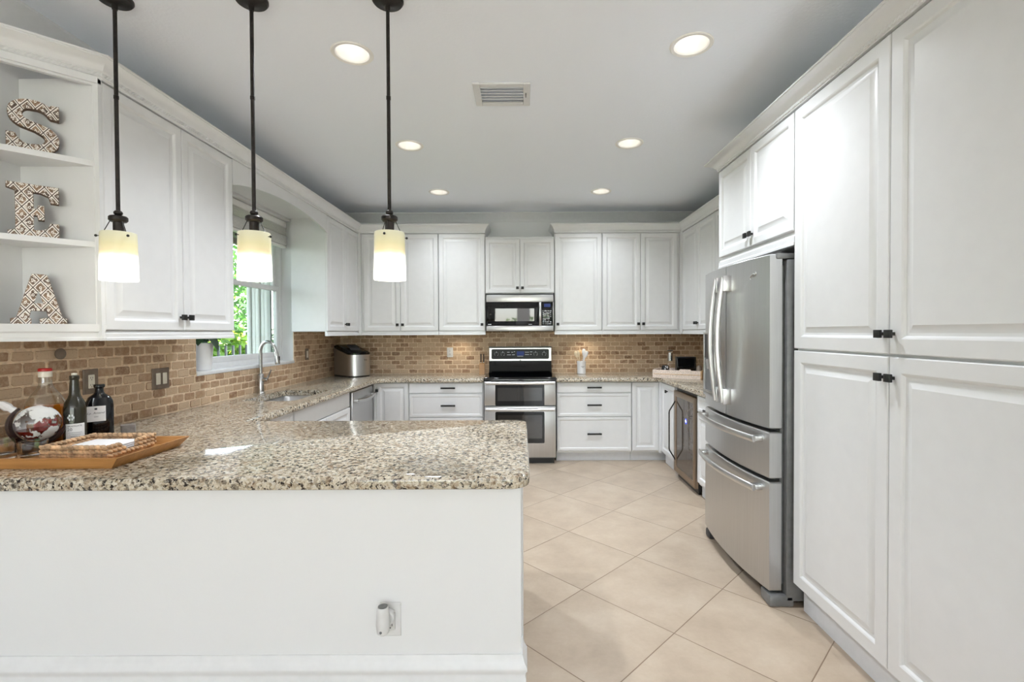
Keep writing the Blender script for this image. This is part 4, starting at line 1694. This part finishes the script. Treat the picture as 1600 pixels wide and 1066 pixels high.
Ap = [(0, 0), (0.36, 0), (0.36, 0.12), (0.32, 0.14), (0.36, 0.27), (0.62, 0.27), (0.66, 0.14), (0.50, 0.12), (0.50, 0), (1.0, 0), (1.0, 0.12), (0.92, 0.14), (0.66, 0.98), (0.60, 1.0), (0.38, 1.0), (0.36, 0.96), (0.10, 0.14), (0, 0.12)]
Ah = [(0.41, 0.42), (0.49, 0.68), (0.57, 0.42)]
letter('letter_a', 'carved brown and white letter A on the bottom corner shelf', 1.4455, [Ap, Ah], 0.170, 0.212, 0.004)

# ------------------------------------------------------------------ bar tray group on the peninsula
TX0, TX1, TY0, TY1 = -2.12, -1.500, 1.745, 2.088
t = thing('serving_tray', 'bamboo serving tray with flared sides on the peninsula', 'tray', (-1.8, 1.95, CH))
b = B()
cx, cy = -1.8, 1.95
ax0, ax1, ay0, ay1 = TX0 - cx, TX1 - cx, TY0 - cy, TY1 - cy
b.box(ax0, ax1, ay0, ay1, 0.0005, 0.012)
obj('tray_bottom', b, M['bamboo'], t)
fl = 0.030
h = 0.040


def rect(x0, x1, y0, y1, z):
    return [(x0, y0, z), (x1, y0, z), (x1, y1, z), (x0, y1, z)]


b = B()
b.rings([rect(ax0, ax1, ay0, ay1, 0.0005), rect(ax0 - 0.02, ax1 + fl, ay0 - 0.012, ay1 + fl * 0.9, h), rect(ax0 - 0.01, ax1 + fl - 0.010, ay0 - 0.002, ay1 + fl * 0.9 - 0.012, h), rect(ax0 + 0.012, ax1 - 0.010, ay0 + 0.010, ay1 - 0.010, 0.012)], False, False)
obj('tray_side', b, M['bamboo'], t, smooth=20)

# woven napkin basket
NX0, NX1, NY0, NY1 = -1.822, -1.570, 1.815, 2.040
t = thing('napkin_basket', 'braided seagrass basket holding white napkins on the bamboo tray', 'basket', ((NX0 + NX1) / 2, (NY0 + NY1) / 2, CH + 0.0125))
b = B()
hx, hy = (NX1 - NX0) / 2, (NY1 - NY0) / 2
b.box(-hx, hx, -hy, hy, 0, 0.008)
obj('basket_bottom', b, M['wicker'], t)


def braid(b, p0, p1, z, skip=None):
    p0, p1 = Vector(p0), Vector(p1)
    d = p1 - p0
    n = max(3, int(d.length / 0.020))
    dn = d.normalized()
    nr = Vector((-dn.y, dn.x))
    for i in range(n):
        for s in (-1, 1):
            c = p0 + d * ((i + 0.5 + 0.25 * s) / n)
            if skip and skip(c):
                continue
            a = Vector((c.x - dn.x * 0.013, c.y - dn.y * 0.013, z - s * 0.006))
            e_ = Vector((c.x + dn.x * 0.013, c.y + dn.y * 0.013, z + s * 0.006))
            mid = (a + e_) / 2 + Vector((nr.x, nr.y, 0)) * 0.004 * s
            b.tube([a, (a + mid) / 2, mid, (mid + e_) / 2, e_], [0.003, 0.0065, 0.0075, 0.0065, 0.003], 7)


for nm, (p, q) in (('front', ((-hx, -hy), (hx, -hy))), ('right', ((hx, -hy), (hx, hy))), ('back', ((hx, hy), (-hx, hy))), ('left', ((-hx, hy), (-hx, -hy)))):
    b = B()
    for row in range(3):
        z = 0.016 + row * 0.0165
        sk = None
        if nm == 'right' and row >= 1:
            sk = lambda c, row=row: (-0.060 + 0.02 * (2 - row)) < c.y < 0.02
        braid(b, p, q, z, sk)
    obj('woven_side', b, M['wicker'], t)
t = None
b = B()
for k in range(4):
    b.box(-0.094, 0.094, -0.084, 0.084, 0.0 + k * 0.0075, 0.0072 + k * 0.0075, 0.003)
o = obj('napkin_stack', b, M['napkin'], None, loc=((NX0 + NX1) / 2, (NY0 + NY1) / 2, CH + 0.0215))
tag(o, 'stack of white paper napkins inside the braided basket', 'napkins')


# bottles
def cyl_label(b, r, zc, w, hgt, a0, n=16, sy=1.0):
    """paper wrapped on a cylinder of radius r, facing angle a0"""
    lo, hi = [], []
    for i in range(n + 1):
        a = a0 - w / 2 / r + w / r * i / n
        lo.append((r * math.cos(a), r * sy * math.sin(a), zc - hgt / 2))
        hi.append((r * math.cos(a), r * sy * math.sin(a), zc + hgt / 2))
    for i in range(n):
        b.quad(lo[i], lo[i + 1], hi[i + 1], hi[i])
    return b


def wrap(r, zc, a0):
    return lambda co: Vector(((r) * math.cos(a0 + co.x / r), (r) * math.sin(a0 + co.x / r), zc + co.y))


FA = math.atan2(-2.2, 2.05)      # angle from the bottles toward the viewer
t = thing('whiskey_jug', 'large clear whiskey jug with amber liquor and red cap', 'bottle', (-2.033, 2.046, CH + 0.0128))
prof = [(0.060, 0.001), (0.066, 0.008), (0.067, 0.02), (0.067, 0.165), (0.063, 0.188), (0.046, 0.222), (0.027, 0.250), (0.0215, 0.266), (0.0205, 0.300)]
TM = Matrix.Rotation(0.75, 4, 'Z')
b = B()
b.lathe(prof, n=36, sy=0.72, cap1=False, M=TM)
obj('glass_body', b, M['jug'], t)
b = B()
b.lathe([(0.058, 0.008), (0.064, 0.014), (0.064, 0.160), (0.0625, 0.178)], n=36, sy=0.70, M=TM)
obj('liquor', b, M['amber'], t)
b = B()
b.lathe([(0.0225, 0.296), (0.0225, 0.318), (0.021, 0.320)], n=24)
obj('collar', b, M['ivory'], t)
b = B()
b.lathe([(0.023, 0.3205), (0.023, 0.330), (0.020, 0.333), (0.0005, 0.334)], n=24)
obj('cap', b, M['red'], t)
b = B()
lo, hi = [], []
for i in range(13):
    a = FA - 0.55 + 1.1 * i / 12
    p = TM @ Vector((0.0682 * math.cos(a - 0.75), 0.0682 * 0.72 * math.sin(a - 0.75), 0))
    lo.append((p.x, p.y, 0.035))
    hi.append((p.x, p.y, 0.125))
for i in range(12):
    b.quad(lo[i], lo[i + 1], hi[i + 1], hi[i])
obj('label', b, M['red'], t, label='red paper label')

t = thing('port_bottle', 'dark olive green bottle with pale label and white crest', 'bottle', (-1.906, 2.042, CH + 0.0125))
b = B()
b.lathe([(0.034, 0.001), (0.038, 0.006), (0.0385, 0.02), (0.038, 0.162), (0.034, 0.186), (0.023, 0.208), (0.0185, 0.222), (0.016, 0.262), (0.0145, 0.284), (0.0165, 0.287), (0.0165, 0.300), (0.014, 0.303), (0.0005, 0.303)], n=36)
obj('glass_body', b, M['port'], t)
b = B()
b.lathe([(0.009, 0.3035), (0.010, 0.311), (0.0005, 0.313)], n=16)
obj('stopper', b, M['ivory'], t)
b = B()
cyl_label(b, 0.0387, 0.070, 0.066, 0.064, FA)
lb = obj('label', b, M['label'], t, label='pale paper label')
b = B()
b.text('BRAMGATE', 0.0092, None, f=wrap(0.0389, 0.092, FA - 0.03))
b.text('20', 0.017, None, f=wrap(0.0389, 0.078, FA - 0.45))
for k, w in enumerate((0.044, 0.038, 0.03)):
    for i in range(8):
        a0_ = FA + (-w / 2 + w * i / 8) / 0.0389
        a1_ = FA + (-w / 2 + w * (i + 0.8) / 8) / 0.0389
        z = 0.064 - 0.008 * k
        b.quad((0.0389 * math.cos(a0_), 0.0389 * math.sin(a0_), z), (0.0389 * math.cos(a1_), 0.0389 * math.sin(a1_), z), (0.0389 * math.cos(a1_), 0.0389 * math.sin(a1_), z + 0.0014), (0.0389 * math.cos(a0_), 0.0389 * math.sin(a0_), z + 0.0014))
obj('label_print', b, M['ink'], lb, smooth=0)
b = B()
for k in range(6):
    a = 2 * PI * k / 6
    du, dz = 0.009 * math.cos(a), 0.009 * math.sin(a)
    aa = FA - 0.35 + du / 0.038
    b.sphere((0.0378 * math.cos(aa), 0.0378 * math.sin(aa), 0.128 + dz), 0.0060, 8, 6, (0.5, 0.5, 1))
obj('crest', b, M['lightmark'], t)

t = thing('gin_bottle', 'squat black bottle with a white script label', 'bottle', (-1.921, 2.178, CH), FA + PI / 2)
prof = [(0.044, 0.001), (0.049, 0.008), (0.050, 0.02), (0.050, 0.168), (0.048, 0.186), (0.040, 0.205), (0.021, 0.220), (0.016, 0.228), (0.015, 0.244), (0.020, 0.251), (0.020, 0.260), (0.018, 0.263)]
b = B()
lp = []
for r, z in prof:
    k = min(1.0, max(0.0, (0.222 - z) / 0.03)) if z > 0.192 else 1.0
    rr = []
    for i in range(40):
        a = 2 * PI * i / 40
        ca, sa = math.cos(a), math.sin(a)
        p_ = 4.0 * k + 2.0 * (1 - k)
        q = (abs(ca) ** p_ + abs(sa) ** p_) ** (-1 / p_)
        rr.append((r * q * ca * (0.98 if k else 1), r * q * sa * (0.72 * k + 1 - k), z))
    lp.append(rr)
b.rings(lp)
obj('glass_body', b, M['gin'], t)
b = B()
b.box(-0.046, 0.020, -0.0375, -0.0360, 0.100, 0.168)
lb = obj('label', b, M['label'], t, label='white paper label')
b = B()
MM = Matrix.Translation((-0.013, -0.0378, 0.138)) @ Matrix.Rotation(PI / 2, 4, 'X') @ Matrix(((1, 0.35, 0, 0), (0, 1, 0, 0), (0, 0, 1, 0), (0, 0, 0, 1)))
b.text('Ly. Amand', 0.0135, MM)
b.text('GIN', 0.008, Matrix.Translation((-0.013, -0.0378, 0.121)) @ Matrix.Rotation(PI / 2, 4, 'X'))
b.box(-0.018, -0.009, -0.0379, -0.0374, 0.152, 0.160)
obj('label_print', b, M['ink'], lb, smooth=0)
b = B()
b.sphere((-0.002, -0.030, 0.195), 0.008, 12, 8, (1, 0.4, 1))
obj('seal', b, M['gray'], t)

# globe decanter
t = thing('globe_decanter', 'etched glass globe decanter with stopper on a dark wood stand', 'decanter', (-1.964, 1.944, CH + 0.0125))
gc = (0.0, 0.0, 0.118)
b = B()
b.box(-0.050, 0.060, -0.035, 0.035, 0.0, 0.034, 0.003)
obj('stand_base', b, M['darkwood'], t)
vx = Vector((0.71, 0.70, 0)).normalized()
b = B()
pts = []
for i in range(17):
    a = math.radians(128 + (262 - 128) * i / 16)
    pts.append(Vector(gc) + vx * (math.cos(a) * 0.082) + Vector((0, 0, math.sin(a) * 0.082)))
b.tube(pts, [0.005 + 0.006 * math.sin(PI * i / 16) for i in range(17)], 8, flat=(1, 1.6))
pts = []
for i in range(9):
    a = math.radians(278 + (345 - 278) * i / 8)
    pts.append(Vector(gc) + vx * (math.cos(a) * 0.080) + Vector((0, 0, math.sin(a) * 0.080)))
b.tube(pts, [0.004 + 0.007 * math.sin(PI * i / 8) for i in range(9)], 8, flat=(1, 1.6))
obj('stand_arm', b, M['darkwood'], t)
b = B()
b.sphere(gc, 0.0700, 32, 20)
ax_ = (-vx * 0.75 + Vector((0, 0, 0.66))).normalized()
b.tube([Vector(gc) + ax_ * 0.068, Vector(gc) + ax_ * 0.088], [0.015, 0.013], 16)
gg = obj('glass_globe', b, M['glass'], t)
b = B()
b.sphere(gc, 0.0709, 40, 24)
obj('etched_map', b, M['land'], gg)
b = B()
prof = []
for i in range(9):
    zz = -0.066 + 0.042 * i / 8
    prof.append((math.sqrt(max(1e-6, 0.0672 ** 2 - zz * zz)), zz))
b.lathe(prof, gc, 28)
obj('liquor', b, M['redwine'], gg)
b = B()
p0 = Vector(gc) + ax_ * 0.089
b.tube([p0, p0 + ax_ * 0.012, p0 + ax_ * 0.022, p0 + ax_ * 0.045, p0 + ax_ * 0.055], [0.014, 0.012, 0.017, 0.014, 0.006], 8)
obj('stopper', b, M['ceramic'], t)


def rocks(label, x, y, r=0.046, h=0.078):
    t = thing('rocks_glass', label, 'glass', (x, y, CH + 0.0125), 0, 'rocks glasses on the bamboo tray')
    b = B()
    b.lathe([(r * 0.88, 0.0), (r * 0.92, 0.002), (r, h), (r - 0.003, h), (r * 0.86, 0.020), (r * 0.4, 0.016), (0.0005, 0.015)], n=32)
    obj('glass_wall', b, M['crystal'], t)
    return t


rocks('clear rocks glass in front of the globe decanter', -1.872, 1.832, 0.044, 0.072)
rocks('clear rocks glass at the photo edge left of the globe decanter', -2.000, 1.842, 0.040, 0.074)

t = thing('glass_candle_holder', 'small square clear glass holder with a silvery band behind the basket', 'candle holder', (-1.893, 2.300, CH), 0.7)
b = B()
b.rings([[(p[0], p[1], z) for p in rrect(-r, r, -r, r, 0.008)] for r, z in ((0.028, 0.001), (0.033, 0.006), (0.034, 0.070), (0.031, 0.070), (0.029, 0.02))], True, True)
obj('glass_wall', b, M['glass'], t)
b = B()
b.rings([[(p[0], p[1], z) for p in rrect(-0.028, 0.028, -0.028, 0.028, 0.006)] for z in (0.021, 0.056)])
obj('candle', b, M['candle'], t)

# ------------------------------------------------------------------ counter items at the back
t = thing('ice_maker', 'stainless countertop ice maker with black lid in the back corner', 'ice maker', (-1.935, 5.475, CH), 0.86)
RWi, RDi = 0.135, 0.185
ov = []


def capsule(w, d, n=10):
    """rounded-front footprint: flat back, curved front (-y)"""
    pts = [(w, d), (-w, d)]
    for i in range(n + 1):
        a = PI + PI * i / n
        pts.append((w * math.cos(a), -d * 0.55 + d * 0.55 * math.sin(a)))
    return pts


b = B()
fp = capsule(RWi, RDi, 16)
top_z = lambda y: 0.245 + 0.075 * (1 / (1 + math.exp(-(y + 0.02) / 0.03)))
b.rings([[(x, y, 0.014) for x, y in fp], [(x, y, top_z(y) - 0.012) for x, y in fp]])
obj('body', b, M['steel'], t, smooth=30)
b = B()
f2 = offset_loop(fp, -0.003)
b.rings([[(x, y, top_z(y) - 0.012) for x, y in f2], [(x, y, top_z(y)) for x, y in f2]])
obj('rim', b, M['bright'], t, smooth=30)
b = B()
f3 = offset_loop(fp, 0.002)
f4 = offset_loop(fp, 0.022)
b.rings([[(x, y, top_z(y) + 0.0005) for x, y in f3], [(x, y, top_z(y) + 0.02) for x, y in f3], [(x, y, top_z(y) + 0.034) for x, y in f4]])
ld_ = obj('lid', b, M['bglass'], t, smooth=30)
b = B()
b.prism([rrect(-0.06, 0.06, -0.07, 0.05, 0.02)], lambda u, v, d: (u, v, top_z(v) + 0.0345 + d), 0.0, 0.003)
obj('lid_window', b, M['dgray'], ld_)
b = B()
b.rings([[(x, y, 0.0005) for x, y in f3], [(x, y, 0.0135) for x, y in f3]])
obj('base', b, M['bplastic'], t)
b = B()
b.text('Ice', 0.030, Matrix.Translation((0.03, -RDi * 1.10 - 0.0025, 0.19)) @ Matrix.Rotation(PI / 2, 4, 'X'), 0.0004)
obj('logo', b, M['ink'], t, smooth=0)
b = B()
pts = [(0.117, 0.05, 0.05), (0.15, 0.06, 0.075), (0.20, 0.03, 0.07), (0.215, 0.0, 0.055), (0.17, 0.01, 0.025), (0.118, 0.02, 0.012)]
b.tube(pts, 0.004, 8)
obj('power_cord', b, M['bplastic'], t)

t = thing('knife_block', 'small pale wood knife block beside the range', 'knife block', (-0.488, 5.655, CH))
b = B()
b.prism([[(-0.045, 0), (0.055, 0), (0.055, 0.145), (-0.02, 0.115)]], lambda u, v, d: (d, u, v), -0.032, 0.032)
obj('block', b, M['knifewood'], t)
for x, lb in ((-0.014, 'black-handled knife standing on the left in the wood block'), (0.018, 'black-handled knife on the range side of the wood block')):
    k = thing('kitchen_knife', lb, 'knife', (-0.488 + x, 5.668, CH + 0.1345), 0, 'knives in the block')
    b = B()
    b.rings([[(p[0], p[1], z) for p in rrect(-0.007, 0.007, -0.012, 0.012, 0.005, 3)] for z in (0.003, 0.05, 0.10)])
    obj('handle', b, M['darkwood'], k)
    b = B()
    b.box(-0.0075, 0.0075, -0.013, 0.013, -0.001, 0.004)
    obj('bolster', b, M['chrome'], k)

t = thing('utensil_crock', 'white ceramic crock holding wooden utensils right of the range', 'crock', (0.672, 5.61, CH))
b = B()
b.lathe([(0.046, 0.001), (0.050, 0.004), (0.051, 0.148), (0.049, 0.150), (0.046, 0.148), (0.045, 0.012), (0.0005, 0.010)], n=32)
obj('jar', b, M['ceramic'], t)
b = B()
b.box(-0.010, 0.028, -0.0515, -0.0505, 0.085, 0.090).box(0.0, 0.02, -0.0515, -0.0505, 0.075, 0.078)
obj('print', b, M['gray'], t)
ut = [((0.008, 0.0), (-0.072, 0.01), 0.262, 'spoon', 'pale wooden spoon leaning far left in the crock'), ((0.0, -0.006), (-0.042, -0.012), 0.272, 'spatula', 'slim pale wooden spatula left of the crock middle'),
      ((-0.004, 0.022), (-0.010, 0.036), 0.278, 'paddle', 'wide tan wooden paddle at the back of the crock'), ((0.008, -0.006), (0.030, 0.0), 0.292, 'spoon', 'upright white spoon in the crock'),
      ((-0.008, 0.006), (0.052, 0.016), 0.268, 'paddle', 'white flat turner in the crock middle'), ((-0.030, -0.016), (0.070, -0.022), 0.262, 'spatula', 'white spatula leaning far right in the crock')]
for (p, q, z, kind, lb) in ut:
    k = thing('kitchen_utensil', lb, 'utensil', (0.672 + p[0], 5.61 + p[1], CH + 0.0135), 0, 'utensils in the white crock')
    b = B()
    e_ = Vector((q[0] - p[0], q[1] - p[1], z - 0.0135))
    b.tube([Vector((0, 0, 0)), e_ * 0.72], 0.0048, 8)
    mat = M['tanwood'] if 'tan' in lb else (M['ceramic'] if 'white' in lb else M['spoon'])
    obj('handle', b, mat, k)
    w = {'spoon': 0.021, 'spatula': 0.017, 'paddle': 0.030}[kind]
    b = B()
    b.tube([e_ * 0.70, e_ * 0.76, e_ * 0.88, e_ * 0.97, e_], [0.005, w * 0.7, w, w * 0.8, w * 0.3], 12, flat=(1, 0.25))
    obj('head', b, mat, k)

# carved tray with its things in the right corner
t = thing('carved_tray', 'whitewashed carved wooden tray on the right counter', 'tray', (1.66, 5.13, CH), -0.50)
tw, td, th_ = 0.235, 0.150, 0.085
b = B()
b.box(-tw, tw, -td, td, 0.0005, 0.012)
obj('tray_bottom', b, M['carved'], t)
scal = [(-tw, 0.0)] + [(tw, 0.0), (tw, th_)] + [(tw - 0.09, th_), (tw - 0.10, th_ + 0.012), (tw - 0.20, th_ + 0.012), (tw - 0.21, th_), (-tw, th_)]
b = B()
b.prism([scal], lambda u, v, d: (u, d, v + 0.0005), -td - 0.012, -td)
obj('tray_side', b, M['carved'], t)
b = B()
b.prism([scal], lambda u, v, d: (u, d, v + 0.0005), td, td + 0.012)
obj('tray_side', b, M['carved'], t)
for x0 in (-tw - 0.012, tw):
    b = B()
    b.box(x0, x0 + 0.012, -td - 0.012, td + 0.012, 0.0005, th_)
    obj('tray_side', b, M['tanwood'] if x0 > 0 else M['carved'], t)
b = B()
b.box(-tw - 0.001, tw + 0.001, -td - 0.0145, -td - 0.012, 0.040, 0.046)
obj('carved_band', b, M['tanwood'], t)
tz = CH + 0.0128


def on_tray(u, v):
    c, s = math.cos(-0.50), math.sin(-0.50)
    return (1.66 + c * u - s * v, 5.13 + s * u + c * v, tz)


t = thing('black_coffee_pod_box', 'black box standing in the carved tray', 'box', on_tray(0.05, 0.060), -0.1)
b = B()
b.box(-0.10, 0.10, -0.045, 0.045, 0.0, 0.205, 0.004)
obj('box_body', b, M['bplastic'], t)
b = B()
b.panel(-0.095, 0.095, 0.006, 0.198, [(0.0, -0.0465), (0.003, -0.048), (0.014, -0.048), (0.016, -0.046)], -0.045)
obj('front_panel', b, M['bglass'], t)
t = thing('clear_carafe', 'tall clear glass bottle standing left of the black box', 'bottle', on_tray(-0.115, 0.085))
b = B()
b.lathe([(0.034, 0.001), (0.037, 0.006), (0.037, 0.13), (0.028, 0.155), (0.027, 0.25), (0.029, 0.262)], n=24, cap1=False)
obj('glass_body', b, M['glass'], t)
b = B()
b.lathe([(0.028, 0.155), (0.0275, 0.245)], n=24)
obj('neck_wrap', b, M['chrome'], t)
b = B()
b.lathe([(0.0295, 0.263), (0.0295, 0.272), (0.0005, 0.273)], n=24)
obj('lid', b, M['dgray'], t)
t = thing('dark_jar', 'small dark jar with white dots in front of the clear bottle', 'jar', on_tray(-0.150, 0.005))
b = B()
b.lathe([(0.032, 0.001), (0.040, 0.02), (0.042, 0.07), (0.034, 0.105), (0.030, 0.11)], n=24)
obj('jar_body', b, M['bplastic'], t)
b = B()
for (a, z, r) in ((-1.3, 0.09, 0.014), (-1.9, 0.075, 0.010), (-1.75, 0.10, 0.008), (-0.8, 0.06, 0.009)):
    b.sphere((0.0405 * math.cos(a), 0.0405 * math.sin(a), z), r, 10, 6, (0.6, 0.6, 1))
obj('dot', b, M['ceramic'], t)
t = thing('stone_dome', 'small grey stone dome at the wall end of the carved tray', 'ornament', on_tray(0.19, 0.06))
b = B()
b.lathe([(0.034, 0.0), (0.036, 0.03), (0.034, 0.075), (0.024, 0.105), (0.010, 0.117), (0.0005, 0.118)], n=24)
obj('dome', b, M['taupe'], t)

# ------------------------------------------------------------------ pot plant on the sill
t = thing('potted_plant', 'white pot with a dark green leaf on the window sill', 'plant', (-2.255, 3.385, WZ0 + 0.0065))
b = B()
b.lathe([(0.050, 0.001), (0.053, 0.004), (0.067, 0.185), (0.069, 0.190), (0.066, 0.192), (0.060, 0.18), (0.0005, 0.175)], n=36)
obj('pot', b, M['ceramic'], t)
rl = random.Random(5)
for k in range(6):
    a = (0.0, 1.0, 2.0, 3.0, 4.0, 5.0)[k]
    b = B()
    L_ = (0.13, 0.10, 0.11, 0.12, 0.10, 0.10)[k]
    n = 10
    rows = []
    for i in range(n + 1):
        s = i / n
        r = 0.015 + L_ * s * 0.75
        z = 0.20 + 0.055 * math.sin(s * PI * 0.75) - 0.075 * s * s * (1.6 if k == 0 else 1.0)
        w = 0.040 * math.sin(PI * min(1, s * 0.98 + 0.02)) ** 0.7 * (1.25 if k == 0 else 1)
        c, s_ = math.cos(a), math.sin(a)
        rows.append([(r * c - w * s_, r * s_ + w * c, z + 0.008), (r * c, r * s_, z), (r * c + w * s_, r * s_ - w * c, z + 0.008)])
    for r0, r1 in zip(rows, rows[1:]):
        for j in range(2):
            b.quad(r0[j], r0[j + 1], r1[j + 1], r1[j])
    bmesh.ops.remove_doubles(b.bm, verts=b.bm.verts[:], dist=1e-5)
    obj('leaf', b, M['potleaf'], t, smooth=60)

# ------------------------------------------------------------------ wall plates
def plate(name, label, cat, loc, rz, w, h, mat):
    t = thing(name, label, cat, loc, rz)
    b = B()
    b.panel(-w / 2, w / 2, -h / 2, h / 2, [(0, -0.003), (0.003, -0.006), (0.010, -0.006)], 0.0)
    obj('cover_plate', b, mat, t)
    return t


def receptacle(t, x=0.0, mat=None):
    b = B()
    b.box(x - 0.017, x + 0.017, -0.008, -0.0055, -0.034, 0.034, 0.003)
    r = obj('receptacle', b, mat or M['ivory'], t)
    b = B()
    for z in (-0.018, 0.018):
        b.box(x - 0.007, x - 0.005, -0.0087, -0.0078, z - 0.003, z + 0.005).box(x + 0.005, x + 0.007, -0.0087, -0.0078, z - 0.003, z + 0.005).box(x - 0.002, x + 0.002, -0.0087, -0.0078, z - 0.011, z - 0.007)
    obj('slot', b, M['ink'], r)


XT = XL + 0.0115
t = plate('light_switch', 'taupe plate with two ivory rocker switches on the tiles near the window', 'light switch', (XT, 2.90, 1.135), RZL, 0.135, 0.125, M['taupe'])
for x in (-0.026, 0.026):
    b = B()
    b.box(x - 0.0165, x + 0.0165, -0.010, -0.0055, -0.034, 0.034, 0.002)
    obj('rocker', b, M['ivory'], t)
t = plate('wall_outlet', 'taupe framed outlet on the tiles behind the bottles', 'outlet', (XT, 2.430, 1.165), RZL, 0.085, 0.125, M['taupe'])
receptacle(t)
t = plate('light_switch', 'small pale switch on the tiles between window and ice maker', 'light switch', (XT, 4.86, 1.19), RZL, 0.072, 0.115, M['taupe'])
b = B()
b.box(-0.016, 0.016, -0.010, -0.0055, -0.034, 0.034, 0.002)
obj('rocker', b, M['ivory'], t)
t = plate('wall_outlet', 'white outlet plate on the back tiles left of the knife block', 'outlet', (-0.880, YB - 0.0115, 1.165), 0, 0.072, 0.115, M['white'])
receptacle(t, 0, M['white'])
t = plate('wall_outlet', 'white outlet plate on the knee wall of the peninsula', 'outlet', (-0.465, 1.6595, 0.412), 0, 0.072, 0.116, M['white'])
receptacle(t, 0, M['white'])
t = thing('plug_in_air_freshener', 'white plug-in air freshener in the knee wall outlet', 'air freshener', (-0.478, 1.6505, 0.432))
b = B()
b.lathe([(0.024, 0), (0.026, 0.012), (0.026, 0.022), (0.022, 0.026)], n=24, M=Matrix.Rotation(PI / 2, 4, 'X'), c=(0.006, -0.0005, 0))
obj('plug_base', b, M['white'], t)
b = B()
b.lathe([(0.012, -0.044), (0.020, -0.036), (0.023, -0.010), (0.020, 0.030), (0.018, 0.048), (0.017, 0.050)], n=28, c=(0, -0.040, 0))
bd = obj('housing', b, M['white'], t)
b = B()
b.lathe([(0.0155, 0.0505), (0.0155, 0.0525), (0.008, 0.0535), (0.0005, 0.051)], n=24, c=(0, -0.040, 0))
obj('vent_cap', b, M['gray'], bd)
b = B()
b.sphere((-0.002, -0.061, -0.026), 0.0045, 10, 6)
obj('indicator', b, M['gray'], bd)
t = thing('round_wall_cap', 'round taupe cap on the tiles under the shelves', 'wall cap', (XT, 2.274, 1.312), RZL)
b = B()
b.lathe([(0.026, 0.0), (0.026, 0.006), (0.022, 0.009), (0.0005, 0.009)], n=28, M=Matrix.Rotation(PI / 2, 4, 'X'))
obj('cap_disc', b, M['taupe'], t)
